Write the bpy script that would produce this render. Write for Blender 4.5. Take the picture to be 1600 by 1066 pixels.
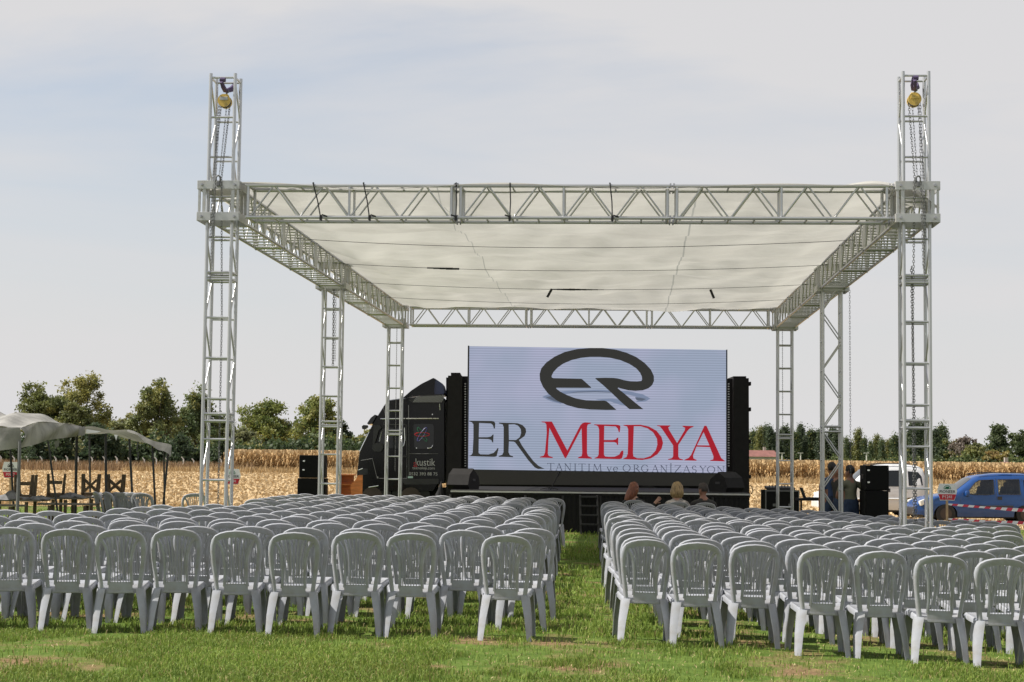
import bpy, bmesh, math, random
import numpy as np
from mathutils import Vector, Matrix, Quaternion
from mathutils.geometry import tessellate_polygon
R = math.radians
random.seed(7)
rng = np.random.default_rng(7)
for o in list(bpy.data.objects):
    bpy.data.objects.remove(o)
scene = bpy.context.scene
COL = scene.collection

# ------------------------------------------------------------------ camera
F = 2690.0                       # focal length in pixels of the 1600 px wide photograph
CAM_H, PITCH, ROLL = 1.45, R(4.02), R(0.65)
cam_data = bpy.data.cameras.new('camera')
cam = bpy.data.objects.new('camera', cam_data)
COL.objects.link(cam)
cam_data.sensor_width = 36.0
cam_data.lens = 36.0 * F / 1600.0
cam_data.clip_start, cam_data.clip_end = 0.1, 6000.0
CAM_R = Matrix.Rotation(math.pi / 2 + PITCH, 3, 'X') @ Matrix.Rotation(ROLL, 3, 'Z')
cam.matrix_world = Matrix.Translation((0, 0, CAM_H)) @ CAM_R.to_4x4()
scene.camera = cam

# ------------------------------------------------------------------ world, sun, exposure
SUN_EL = R(46)
SUN_FROM = Vector((-math.cos(SUN_EL), -0.03, math.sin(SUN_EL))).normalized()
world = bpy.data.worlds.new('World')
scene.world = world
world.use_nodes = True
nt = world.node_tree
nt.nodes.clear()
w_out = nt.nodes.new('ShaderNodeOutputWorld')
w_bg = nt.nodes.new('ShaderNodeBackground')
w_bg.inputs['Strength'].default_value = 0.1
w_sky = nt.nodes.new('ShaderNodeTexSky')
w_sky.sky_type = 'NISHITA'
w_sky.sun_disc = False
w_sky.sun_elevation = SUN_EL
w_sky.sun_rotation = math.atan2(SUN_FROM.x, SUN_FROM.y)
w_sky.dust_density = 1.2
w_tc = nt.nodes.new('ShaderNodeTexCoord')
w_map = nt.nodes.new('ShaderNodeMapping')
w_map.inputs['Scale'].default_value = (1.1, 2.6, 6.5)
w_map.inputs['Rotation'].default_value = (0.0, 0.45, 0.3)
w_n = nt.nodes.new('ShaderNodeTexNoise')
w_n.inputs['Scale'].default_value = 1.7
w_n.inputs['Detail'].default_value = 7.0
w_n.inputs['Roughness'].default_value = 0.52
w_n.inputs['Distortion'].default_value = 0.4
w_ramp = nt.nodes.new('ShaderNodeValToRGB')
w_ramp.color_ramp.elements[0].position = 0.36
w_ramp.color_ramp.elements[0].color = (0.40, 0.40, 0.40, 1)
w_ramp.color_ramp.elements[1].position = 0.60
w_ramp.color_ramp.elements[1].color = (0.97, 0.97, 0.97, 1)
w_mix = nt.nodes.new('ShaderNodeMixRGB')
w_mix.inputs['Color2'].default_value = (5.20, 5.13, 5.18, 1)      # thin high cloud veil
nt.links.new(w_tc.outputs['Generated'], w_map.inputs['Vector'])
nt.links.new(w_map.outputs['Vector'], w_n.inputs['Vector'])
nt.links.new(w_n.outputs['Fac'], w_ramp.inputs['Fac'])
w_sep = nt.nodes.new('ShaderNodeSeparateXYZ')               # the veil thickens towards the horizon
w_hz = nt.nodes.new('ShaderNodeMapRange')
w_hz.inputs['From Min'].default_value, w_hz.inputs['From Max'].default_value = 0.02, 0.24
w_thin = nt.nodes.new('ShaderNodeMath'); w_thin.operation = 'SUBTRACT'; w_thin.inputs[0].default_value = 1.0
w_mul = nt.nodes.new('ShaderNodeMath'); w_mul.operation = 'MULTIPLY'
w_inv = nt.nodes.new('ShaderNodeMath'); w_inv.operation = 'SUBTRACT'; w_inv.inputs[0].default_value = 1.0
nt.links.new(w_tc.outputs['Generated'], w_sep.inputs['Vector'])
nt.links.new(w_sep.outputs['Z'], w_hz.inputs['Value'])
nt.links.new(w_ramp.outputs['Color'], w_thin.inputs[1])
nt.links.new(w_thin.outputs[0], w_mul.inputs[0]); nt.links.new(w_hz.outputs['Result'], w_mul.inputs[1])
nt.links.new(w_mul.outputs[0], w_inv.inputs[1])
nt.links.new(w_inv.outputs[0], w_mix.inputs['Fac'])
nt.links.new(w_sky.outputs['Color'], w_mix.inputs['Color1'])
nt.links.new(w_mix.outputs['Color'], w_bg.inputs['Color'])
nt.links.new(w_bg.outputs['Background'], w_out.inputs['Surface'])

sun_data = bpy.data.lights.new('sun', 'SUN')
sun_data.energy = 5.0
sun_data.angle = R(0.6)
sun_data.color = (1.0, 0.95, 0.87)
sun = bpy.data.objects.new('sun', sun_data)
COL.objects.link(sun)
sun.location = (-20, 10, 30)
sun.rotation_euler = (-SUN_FROM).to_track_quat('-Z', 'Y').to_euler()

scene.view_settings.view_transform = 'Standard'
scene.view_settings.look = 'None'
scene.view_settings.exposure = 0.47
scene.view_settings.gamma = 1.0
scene.view_settings.use_curve_mapping = False
scene.render.engine = 'CYCLES'
scene.cycles.max_bounces = 6
scene.cycles.transparent_max_bounces = 8

# ------------------------------------------------------------------ helpers
def gz(x, y=0.0):
    """height of the ground: flat on the left, falling gently to the right"""
    xs = (x + math.sqrt(x * x + 1.0)) * 0.5 - 0.1
    return -0.5 * math.tanh(max(xs, 0.0) / 16.0)

def gz_np(x):
    xs = np.maximum((x + np.sqrt(x * x + 1.0)) * 0.5 - 0.1, 0.0)
    return -0.5 * np.tanh(xs / 16.0)

def at(u, v, Y):
    """the point at distance Y that stands at pixel (u, v) of the photograph"""
    d = CAM_R @ Vector(((u - 800.0) / F, -(v - 533.0) / F, -1.0))
    k = Y / d.y
    return Vector((d.x * k, Y, CAM_H + d.z * k))

def at_ground(u, v):
    d = CAM_R @ Vector(((u - 800.0) / F, -(v - 533.0) / F, -1.0))
    z = 0.0
    for _ in range(8):
        k = (z - CAM_H) / d.z
        z = gz(d.x * k)
    return Vector((d.x * k, d.y * k, z))

def mesh_np(name, verts, quads=None, tris=None, smooth=False):
    me = bpy.data.meshes.new(name)
    verts = np.asarray(verts, dtype=np.float32)
    nq = 0 if quads is None else len(quads)
    n3 = 0 if tris is None else len(tris)
    me.vertices.add(len(verts))
    me.vertices.foreach_set('co', verts.ravel())
    loops = []
    if nq: loops.append(np.asarray(quads, dtype=np.int32).ravel())
    if n3: loops.append(np.asarray(tris, dtype=np.int32).ravel())
    loops = np.concatenate(loops)
    me.loops.add(len(loops))
    me.loops.foreach_set('vertex_index', loops)
    starts = np.concatenate([np.arange(nq, dtype=np.int32) * 4, nq * 4 + np.arange(n3, dtype=np.int32) * 3])
    me.polygons.add(nq + n3)
    me.polygons.foreach_set('loop_start', starts)
    me.polygons.foreach_set('use_smooth', np.full(nq + n3, smooth, dtype=bool))
    me.update(calc_edges=True)
    me.validate()
    return me

class MB:
    """collects pieces of one part"""
    def __init__(self):
        self.v, self.f = [], []
    def add(self, verts, faces):
        b = len(self.v)
        self.v += [tuple(p) for p in verts]
        self.f += [tuple(i + b for i in f) for f in faces]
        return self
    def box(self, c, s, rot=None, bevel=0.0):
        hx, hy, hz = s[0] / 2, s[1] / 2, s[2] / 2
        if bevel > 0:
            bm = bmesh.new()
            bmesh.ops.create_cube(bm, size=1.0)
            bmesh.ops.scale(bm, vec=s, verts=bm.verts)
            bmesh.ops.bevel(bm, geom=list(bm.edges), offset=bevel, segments=2, affect='EDGES', profile=0.5)
            vs = [v.co.copy() for v in bm.verts]
            bm.verts.index_update()
            fs = [[v.index for v in f.verts] for f in bm.faces]
            bm.free()
        else:
            vs = [Vector((x, y, z)) for x in (-hx, hx) for y in (-hy, hy) for z in (-hz, hz)]
            fs = [(0, 1, 3, 2), (4, 6, 7, 5), (0, 4, 5, 1), (2, 3, 7, 6), (0, 2, 6, 4), (1, 5, 7, 3)]
        if rot is not None:
            vs = [rot @ p for p in vs]
        return self.add([p + Vector(c) for p in vs], fs)
    def tube(self, pts, r, n=8, cap=True):
        pts = [Vector(p) for p in pts]
        rr = r if isinstance(r, (list, tuple)) else [r] * len(pts)
        vs, fs = [], []
        up = Vector((0, 0, 1))
        prev = None
        for i, p in enumerate(pts):
            t = (pts[min(i + 1, len(pts) - 1)] - pts[max(i - 1, 0)]).normalized()
            if prev is None:
                a = t.cross(up)
                if a.length < 1e-3: a = t.cross(Vector((1, 0, 0)))
                a.normalize()
            else:
                a = prev - t * prev.dot(t)
                if a.length < 1e-4: a = t.orthogonal()
                a.normalize()
            prev = a
            b = t.cross(a)
            for k in range(n):
                th = 2 * math.pi * k / n
                vs.append(p + (a * math.cos(th) + b * math.sin(th)) * rr[i])
        for i in range(len(pts) - 1):
            for k in range(n):
                fs.append((i * n + k, i * n + (k + 1) % n, (i + 1) * n + (k + 1) % n, (i + 1) * n + k))
        if cap:
            fs.append(tuple(range(n))[::-1])
            fs.append(tuple((len(pts) - 1) * n + k for k in range(n)))
        return self.add(vs, fs)
    def cyl(self, c, axis, r, h, n=20, r2=None):
        axis = Vector(axis).normalized()
        return self.tube([Vector(c) - axis * h / 2, Vector(c) + axis * h / 2], [r, r if r2 is None else r2], n)
    def prism(self, poly, ax_u, ax_v, ax_w, o, depth):
        """extrude a 2-D polygon (ax_u, ax_v) along ax_w"""
        ax_u, ax_v, ax_w, o = map(Vector, (ax_u, ax_v, ax_w, o))
        n = len(poly)
        vs = [o + ax_u * p[0] + ax_v * p[1] for p in poly] + [o + ax_u * p[0] + ax_v * p[1] + ax_w * depth for p in poly]
        tri = tessellate_polygon([[Vector((p[0], p[1], 0)) for p in poly]])
        fs = [tuple(t) for t in tri] + [tuple(i + n for i in reversed(t)) for t in tri]
        fs += [(i, (i + 1) % n, n + (i + 1) % n, n + i) for i in range(n)]
        return self.add(vs, fs)
    def sphere(self, c, r, s=(1, 1, 1), nu=14, nv=9):
        vs, fs = [], []
        for j in range(nv + 1):
            ph = math.pi * j / nv
            for i in range(nu):
                th = 2 * math.pi * i / nu
                vs.append(Vector(c) + Vector((math.sin(ph) * math.cos(th) * s[0], math.sin(ph) * math.sin(th) * s[1], math.cos(ph) * s[2])) * r)
        for j in range(nv):
            for i in range(nu):
                fs.append((j * nu + i, j * nu + (i + 1) % nu, (j + 1) * nu + (i + 1) % nu, (j + 1) * nu + i))
        return self.add(vs, fs)
    def mesh(self, name, mat, smooth=False, recalc=True):
        me = bpy.data.meshes.new(name)
        me.from_pydata(self.v, [], self.f)
        me.validate()
        if recalc:
            bm = bmesh.new(); bm.from_mesh(me)
            bmesh.ops.remove_doubles(bm, verts=bm.verts, dist=1e-5)
            bmesh.ops.recalc_face_normals(bm, faces=bm.faces)
            bm.to_mesh(me); bm.free()
        if smooth:
            for p in me.polygons: p.use_smooth = True
            if smooth != 'full':
                try: me.set_sharp_from_angle(angle=R(smooth if isinstance(smooth, (int, float)) and smooth > 1 else 40))
                except Exception: pass
        if mat is not None: me.materials.append(mat)
        return me
    def build(self, name, mat, parent=None, smooth=False):
        return link(name, self.mesh(name, mat, smooth), parent)

def link(name, me, parent=None, loc=None, rot=None, scale=None):
    o = bpy.data.objects.new(name, me)
    COL.objects.link(o)
    if parent is not None: o.parent = parent
    if loc is not None: o.location = loc
    if rot is not None: o.rotation_euler = rot
    if scale is not None: o.scale = scale
    return o

def tag(o, label=None, cat=None, group=None, kind=None):
    if label: o['label'] = label
    if cat: o['category'] = cat
    if group: o['group'] = group
    if kind: o['kind'] = kind
    return o

def thing(name, label, cat, loc=(0, 0, 0), rz=0.0, group=None):
    o = bpy.data.objects.new(name, None)
    COL.objects.link(o)
    o.empty_display_size = 0.2
    o.location = loc
    o.rotation_euler = (0, 0, rz)
    return tag(o, label, cat, group)

def copy_tree(o, parent=None):
    c = o.copy(); COL.objects.link(c); c.parent = parent
    for ch in list(o.children): copy_tree(ch, c)
    return c

# ------------------------------------------------------------------ materials
def mat(name, col, rough=0.6, metal=0.0, var=0.0, vscale=6.0, bump=0.0, bscale=30.0, col2=None, attr=None, spec=None,
        trans=0.0, obj_var=0.0, coat=0.0, dirt=None, dirt_scale=2.0, dirt_lo=0.52, dirt_hi=0.72, stretch=None):
    m = bpy.data.materials.new(name)
    m.use_nodes = True
    t = m.node_tree
    bsdf = t.nodes['Principled BSDF']
    out = t.nodes['Material Output']
    bsdf.inputs['Roughness'].default_value = rough
    bsdf.inputs['Metallic'].default_value = metal
    if spec is not None: bsdf.inputs['Specular IOR Level'].default_value = spec
    if coat: bsdf.inputs['Coat Weight'].default_value = coat
    c = (*col, 1)
    bsdf.inputs['Base Color'].default_value = c
    src = None
    tc = t.nodes.new('ShaderNodeTexCoord')
    vec = tc.outputs['Object']
    if stretch:
        mp = t.nodes.new('ShaderNodeMapping'); mp.inputs['Scale'].default_value = stretch
        t.links.new(vec, mp.inputs['Vector']); vec = mp.outputs['Vector']
    if attr:
        a = t.nodes.new('ShaderNodeAttribute'); a.attribute_name = attr
        src = a.outputs['Color']
    elif var > 0 or col2:
        n = t.nodes.new('ShaderNodeTexNoise')
        n.inputs['Scale'].default_value = vscale; n.inputs['Detail'].default_value = 6; n.inputs['Roughness'].default_value = 0.6
        t.links.new(vec, n.inputs['Vector'])
        rp = t.nodes.new('ShaderNodeValToRGB')
        rp.color_ramp.elements[0].position, rp.color_ramp.elements[1].position = 0.35, 0.65
        lo = tuple(max(x * (1 - var), 0) for x in col) if not col2 else col
        hi = tuple(min(x * (1 + var), 1) for x in col) if not col2 else col2
        rp.color_ramp.elements[0].color = (*lo, 1); rp.color_ramp.elements[1].color = (*hi, 1)
        t.links.new(n.outputs['Fac'], rp.inputs['Fac'])
        src = rp.outputs['Color']
    if dirt:
        n = t.nodes.new('ShaderNodeTexNoise')
        n.inputs['Scale'].default_value = dirt_scale; n.inputs['Detail'].default_value = 8; n.inputs['Roughness'].default_value = 0.65
        t.links.new(vec, n.inputs['Vector'])
        rp = t.nodes.new('ShaderNodeValToRGB')
        rp.color_ramp.elements[0].position, rp.color_ramp.elements[1].position = dirt_lo, dirt_hi
        t.links.new(n.outputs['Fac'], rp.inputs['Fac'])
        mx = t.nodes.new('ShaderNodeMixRGB')
        mx.inputs['Color1'].default_value = c; mx.inputs['Color2'].default_value = (*dirt, 1)
        t.links.new(rp.outputs['Color'], mx.inputs['Fac'])
        if src is not None: t.links.new(src, mx.inputs['Color1'])
        src = mx.outputs['Color']
    if obj_var > 0:
        oi = t.nodes.new('ShaderNodeObjectInfo')
        mr = t.nodes.new('ShaderNodeMapRange')
        mr.inputs['To Min'].default_value = 1 - obj_var; mr.inputs['To Max'].default_value = 1 + obj_var
        t.links.new(oi.outputs['Random'], mr.inputs['Value'])
        vm = t.nodes.new('ShaderNodeVectorMath'); vm.operation = 'SCALE'
        if src is not None: t.links.new(src, vm.inputs[0])
        else: vm.inputs[0].default_value = col
        t.links.new(mr.outputs['Result'], vm.inputs['Scale'])
        src = vm.outputs['Vector']
    if src is not None: t.links.new(src, bsdf.inputs['Base Color'])
    if bump > 0:
        n = t.nodes.new('ShaderNodeTexNoise')
        n.inputs['Scale'].default_value = bscale; n.inputs['Detail'].default_value = 5
        t.links.new(vec, n.inputs['Vector'])
        b = t.nodes.new('ShaderNodeBump'); b.inputs['Strength'].default_value = bump; b.inputs['Distance'].default_value = 0.02
        t.links.new(n.outputs['Fac'], b.inputs['Height'])
        t.links.new(b.outputs['Normal'], bsdf.inputs['Normal'])
    if trans > 0:
        tr = t.nodes.new('ShaderNodeBsdfTranslucent')
        tr.inputs['Color'].default_value = c
        if src is not None: t.links.new(src, tr.inputs['Color'])
        ms = t.nodes.new('ShaderNodeMixShader'); ms.inputs['Fac'].default_value = trans
        if bump > 0: t.links.new(b.outputs['Normal'], tr.inputs['Normal'])
        t.links.new(bsdf.outputs['BSDF'], ms.inputs[1]); t.links.new(tr.outputs['BSDF'], ms.inputs[2])
        t.links.new(ms.outputs['Shader'], out.inputs['Surface'])
    return m

def emis(name, col, strength=1.0, stripes=None):
    m = bpy.data.materials.new(name); m.use_nodes = True
    t = m.node_tree; t.nodes.clear()
    out = t.nodes.new('ShaderNodeOutputMaterial'); e = t.nodes.new('ShaderNodeEmission')
    e.inputs['Color'].default_value = (*col, 1); e.inputs['Strength'].default_value = strength
    t.links.new(e.outputs['Emission'], out.inputs['Surface'])
    if stripes:
        tc = t.nodes.new('ShaderNodeTexCoord'); sp = t.nodes.new('ShaderNodeSeparateXYZ')
        t.links.new(tc.outputs['Object'], sp.inputs['Vector'])
        mul = t.nodes.new('ShaderNodeMath'); mul.operation = 'MULTIPLY'; mul.inputs[1].default_value = 2 * math.pi / stripes
        t.links.new(sp.outputs['Z'], mul.inputs[0])
        sn = t.nodes.new('ShaderNodeMath'); sn.operation = 'SINE'; t.links.new(mul.outputs[0], sn.inputs[0])
        mr = t.nodes.new('ShaderNodeMapRange'); mr.inputs['From Min'].default_value = -1; mr.inputs['From Max'].default_value = 1
        mr.inputs['To Min'].default_value = 0.86; mr.inputs['To Max'].default_value = 1.11
        t.links.new(sn.outputs[0], mr.inputs['Value'])
        n = t.nodes.new('ShaderNodeTexNoise'); n.inputs['Scale'].default_value = 0.55; n.inputs['Detail'].default_value = 2
        t.links.new(tc.outputs['Object'], n.inputs['Vector'])
        rp = t.nodes.new('ShaderNodeValToRGB')
        rp.color_ramp.elements[0].position, rp.color_ramp.elements[1].position = 0.4, 0.62
        rp.color_ramp.elements[0].color = (*col, 1)
        rp.color_ramp.elements[1].color = (col[0] * 1.22, col[1] * 1.1, col[2] * 1.13, 1)
        t.links.new(n.outputs['Fac'], rp.inputs['Fac'])
        vm = t.nodes.new('ShaderNodeVectorMath'); vm.operation = 'SCALE'
        t.links.new(rp.outputs['Color'], vm.inputs[0]); t.links.new(mr.outputs['Result'], vm.inputs['Scale'])
        t.links.new(vm.outputs['Vector'], e.inputs['Color'])
    return m

M = {}
M['alu'] = mat('aluminium', (0.51, 0.515, 0.52), 0.34, 0.72, bump=0.05, bscale=8, dirt=(0.42, 0.41, 0.38), dirt_scale=3.0, dirt_lo=0.45, dirt_hi=0.85, obj_var=0.06)
M['alu_plate'] = mat('aluminium_plate', (0.50, 0.50, 0.49), 0.45, 0.4, dirt=(0.42, 0.39, 0.34), dirt_scale=6.0)
M['steel'] = mat('bolt_steel', (0.42, 0.42, 0.43), 0.35, 0.9)
M['chain'] = mat('chain_steel', (0.17, 0.17, 0.17), 0.45, 0.6)
M['chair'] = mat('grey_plastic', (0.350, 0.362, 0.398), 0.28, 0.0, var=0.05, vscale=5, obj_var=0.09, dirt=(0.25, 0.235, 0.205), dirt_scale=6.0, dirt_lo=0.42, dirt_hi=0.80, trans=0.04)
M['tarp'] = mat('white_tarp', (0.63, 0.615, 0.575), 0.7, 0.0, bump=1.0, bscale=2.2, trans=0.41, dirt=(0.50, 0.485, 0.45), dirt_scale=0.55, dirt_lo=0.40, dirt_hi=0.72, stretch=(1.0, 1.6, 1.0))
M['seam'] = mat('tarp_seam', (0.40, 0.40, 0.38), 0.7, trans=0.40)
M['strap'] = mat('black_strap', (0.015, 0.015, 0.016), 0.7)
M['black'] = mat('black_paint', (0.007, 0.007, 0.008), 0.16, spec=0.30)
M['black_matte'] = mat('black_matte', (0.011, 0.010, 0.010), 0.75, var=0.2, vscale=8, spec=0.25)
M['black_box'] = mat('speaker_black', (0.006, 0.006, 0.006), 0.85, spec=0.2)
M['skirt'] = mat('stage_cloth', (0.007, 0.007, 0.008), 0.9, bump=0.3, bscale=3, stretch=(3, 3, 0.4))
M['grey_panel'] = mat('screen_base_grey', (0.045, 0.042, 0.039), 0.6)
M['glass_dark'] = mat('dark_glass', (0.016, 0.018, 0.019), 0.08, spec=0.4)
def thin_glass(name, tint, gloss):
    m = bpy.data.materials.new(name); m.use_nodes = True
    t = m.node_tree; t.nodes.clear()
    out = t.nodes.new('ShaderNodeOutputMaterial'); tr = t.nodes.new('ShaderNodeBsdfTransparent'); gl = t.nodes.new('ShaderNodeBsdfGlossy')
    tr.inputs['Color'].default_value = (*tint, 1); gl.inputs['Roughness'].default_value = 0.03
    mx = t.nodes.new('ShaderNodeMixShader'); mx.inputs['Fac'].default_value = gloss
    t.links.new(tr.outputs['BSDF'], mx.inputs[1]); t.links.new(gl.outputs['BSDF'], mx.inputs[2]); t.links.new(mx.outputs['Shader'], out.inputs['Surface'])
    return m
M['glass_clear'] = thin_glass('car_window_glass', (0.62, 0.66, 0.62), 0.07)
M['interior'] = mat('car_interior', (0.02, 0.02, 0.021), 0.9)
M['chrome'] = mat('chrome', (0.75, 0.75, 0.75), 0.2, 0.9)
M['rubber'] = mat('rubber', (0.018, 0.018, 0.018), 0.85)
M['wood_orange'] = mat('varnished_wood', (0.62, 0.20, 0.045), 0.4, var=0.25, vscale=3, stretch=(1, 1, 8))
M['wood_dark'] = mat('weathered_wood', (0.12, 0.09, 0.058), 0.8, var=0.35, vscale=6, stretch=(6, 6, 1))
M['wood_table'] = mat('table_wood', (0.16, 0.14, 0.115), 0.75, var=0.25, vscale=4, stretch=(1, 6, 6))
M['wood_pale'] = mat('pine_stake', (0.50, 0.33, 0.18), 0.7, var=0.2, vscale=10)
M['canvas'] = mat('grey_canvas', (0.33, 0.32, 0.30), 0.85, var=0.25, vscale=2.2, bump=0.9, bscale=5, trans=0.22)
M['pole'] = mat('tent_pole', (0.02, 0.02, 0.02), 0.5)
M['pole_grey'] = mat('tent_pole_grey', (0.13, 0.13, 0.13), 0.5)
M['cloth'] = mat('crumpled_cloth', (0.22, 0.22, 0.23), 0.9, var=0.3, vscale=5)
M['sign_white'] = mat('sign_white', (0.82, 0.82, 0.80), 0.5)
M['sign_red'] = mat('sign_red', (0.55, 0.012, 0.03), 0.45)
M['sign_green'] = mat('sign_green', (0.02, 0.22, 0.10), 0.5)
M['ink'] = mat('black_ink', (0.012, 0.012, 0.014), 0.5)
M['white'] = mat('white_ink', (0.8, 0.8, 0.8), 0.5)
M['yellow'] = mat('hoist_yellow', (0.62, 0.42, 0.09), 0.45, dirt=(0.30, 0.22, 0.08), dirt_scale=12)
M['purple'] = mat('purple_sling', (0.085, 0.06, 0.13), 0.85)
M['blue_car'] = mat('blue_car_paint', (0.010, 0.058, 0.215), 0.3, 0.15, coat=0.35, var=0.05, vscale=2)
M['white_car'] = mat('white_car_paint', (0.66, 0.67, 0.68), 0.3, coat=0.5)
M['plastic'] = mat('black_plastic', (0.02, 0.02, 0.022), 0.55)
M['hub'] = mat('wheel_hub', (0.05, 0.035, 0.028), 0.6, 0.2)
M['lamp'] = mat('head_lamp', (0.75, 0.74, 0.68), 0.15)
M['tape_red'] = mat('tape_red', (0.60, 0.03, 0.06), 0.5)
M['tape_white'] = mat('tape_white', (0.8, 0.78, 0.77), 0.5)
M['leaf'] = mat('leaves', (0.07, 0.10, 0.03), 0.6, attr='Col', trans=0.45)
M['bark'] = mat('bark', (0.11, 0.09, 0.07), 0.9, var=0.3, vscale=3)
M['grass'] = mat('grass_blades', (0.08, 0.14, 0.03), 0.55, attr='Col', trans=0.28, spec=0.3)
M['straw'] = mat('dry_straw', (0.45, 0.30, 0.13), 0.8, attr='Col', trans=0.15)
M['concrete'] = mat('concrete_post', (0.50, 0.48, 0.44), 0.9, var=0.1, vscale=3)
M['roof_red'] = mat('red_roof_tiles', (0.20, 0.085, 0.07), 0.8, var=0.2, vscale=1.0)
M['house'] = mat('house_plaster', (0.42, 0.38, 0.33), 0.9, var=0.1, vscale=0.5)
M['skin'] = mat('skin', (0.36, 0.20, 0.14), 0.55)
M['skin_tan'] = mat('skin_tan', (0.27, 0.13, 0.085), 0.55)
M['hair_dark'] = mat('dark_hair', (0.012, 0.009, 0.008), 0.6)
M['hair_red'] = mat('auburn_hair', (0.17, 0.055, 0.025), 0.5, var=0.4, vscale=14, stretch=(4, 4, 0.6))
M['hair_blond'] = mat('blond_hair', (0.30, 0.20, 0.09), 0.5, var=0.5, vscale=16, stretch=(4, 4, 0.6))
M['hair_grey'] = mat('cropped_grey_hair', (0.05, 0.038, 0.032), 0.7)
M['shirt_blue'] = mat('blue_shirt', (0.045, 0.075, 0.16), 0.9, bump=0.2, bscale=12)
M['shirt_olive'] = mat('olive_shirt', (0.16, 0.16, 0.11), 0.9, bump=0.2, bscale=12)
M['jeans'] = mat('jeans', (0.03, 0.05, 0.10), 0.9, var=0.2, vscale=8)
M['cloth_black'] = mat('black_clothes', (0.01, 0.01, 0.011), 0.85)
M['cloth_dark'] = mat('dark_jacket', (0.03, 0.028, 0.026), 0.85)
M['cloth_pattern'] = mat('patterned_blouse', (0.03, 0.03, 0.03), 0.85, col2=(0.62, 0.56, 0.50), vscale=11)
M['shoe'] = mat('shoes', (0.02, 0.018, 0.016), 0.6)
M['screen'] = emis('led_screen', (0.228, 0.264, 0.345), 1.0, stripes=0.0625)
M['steps'] = mat('dark_steps', (0.02, 0.02, 0.021), 0.6)
M['led_grey'] = emis('led_dark_grey', (0.028, 0.028, 0.026))
M['led_red'] = emis('led_red', (0.26, 0.013, 0.022))
M['led_ink'] = emis('led_ink', (0.045, 0.052, 0.078))
M['led_shadow'] = emis('led_soft_grey', (0.145, 0.178, 0.26))
M['led_shadow2'] = emis('led_mid_grey', (0.080, 0.095, 0.13))
M['decal_red'] = mat('decal_red', (0.45, 0.02, 0.03), 0.4)
M['decal_green'] = mat('decal_green', (0.03, 0.16, 0.09), 0.4)
M['decal_blue'] = mat('decal_blue', (0.05, 0.05, 0.20), 0.4)
M['decal_grey'] = mat('decal_grey', (0.40, 0.40, 0.40), 0.4)
M['decal_pale'] = mat('pale_sticker', (0.45, 0.62, 0.58), 0.4)
M['blue_lamp'] = mat('blue_fairing_end', (0.05, 0.065, 0.15), 0.3)

# flat writing with the built-in font
def text(body, size, mtl, parent, loc, rot, name='lettering', align='CENTER', xs=1.0, depth=0.0015, shear=0.0):
    cu = bpy.data.curves.new(name, 'FONT')
    cu.body = body; cu.size = size; cu.align_x = align; cu.align_y = 'CENTER'; cu.extrude = depth; cu.shear = shear
    cu.resolution_u = 3
    o = bpy.data.objects.new(name, cu); COL.objects.link(o)
    bpy.context.view_layer.update()
    dg = bpy.context.evaluated_depsgraph_get()
    me = bpy.data.meshes.new_from_object(o.evaluated_get(dg))
    bpy.data.objects.remove(o)
    me.materials.clear(); me.materials.append(mtl)
    return link(name, me, parent, loc, rot, (xs, 1, 1))

UNIT = MB().tube([(0, 0, 0), (0, 0, 1)], 1.0, 12).mesh('tube', M['alu'], smooth=True)
UNIT_LOW = MB().tube([(0, 0, 0), (0, 0, 1)], 1.0, 8).mesh('tube_small', M['alu'], smooth=True)
def tube(name, parent, p0, p1, r, me=None):
    p0, p1 = Vector(p0), Vector(p1)
    d = p1 - p0
    o = link(name, me or UNIT, parent, p0)
    o.rotation_euler = d.to_track_quat('Z', 'Y').to_euler()
    o.scale = (r, r, d.length)
    return o

# smooth value noise for numpy arrays
_tab = rng.random((256, 256))
def vnoise(x, y):
    xi, yi = np.floor(x).astype(int), np.floor(y).astype(int)
    fx, fy = x - xi, y - yi
    fx, fy = fx * fx * (3 - 2 * fx), fy * fy * (3 - 2 * fy)
    a, b = _tab[xi % 256, yi % 256], _tab[(xi + 1) % 256, yi % 256]
    c, d = _tab[xi % 256, (yi + 1) % 256], _tab[(xi + 1) % 256, (yi + 1) % 256]
    return (a * (1 - fx) + b * fx) * (1 - fy) + (c * (1 - fx) + d * fx) * fy
def fbm(x, y):
    return 0.55 * vnoise(x, y) + 0.3 * vnoise(x * 2.1 + 7, y * 2.1 + 3) + 0.15 * vnoise(x * 4.3 + 1, y * 4.3 + 9)

def set_cols(me, cols):
    a = me.color_attributes.new('Col', 'FLOAT_COLOR', 'POINT')
    c = np.ones((len(cols), 4), dtype=np.float32); c[:, :3] = cols
    a.data.foreach_set('color', c.ravel())

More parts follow.
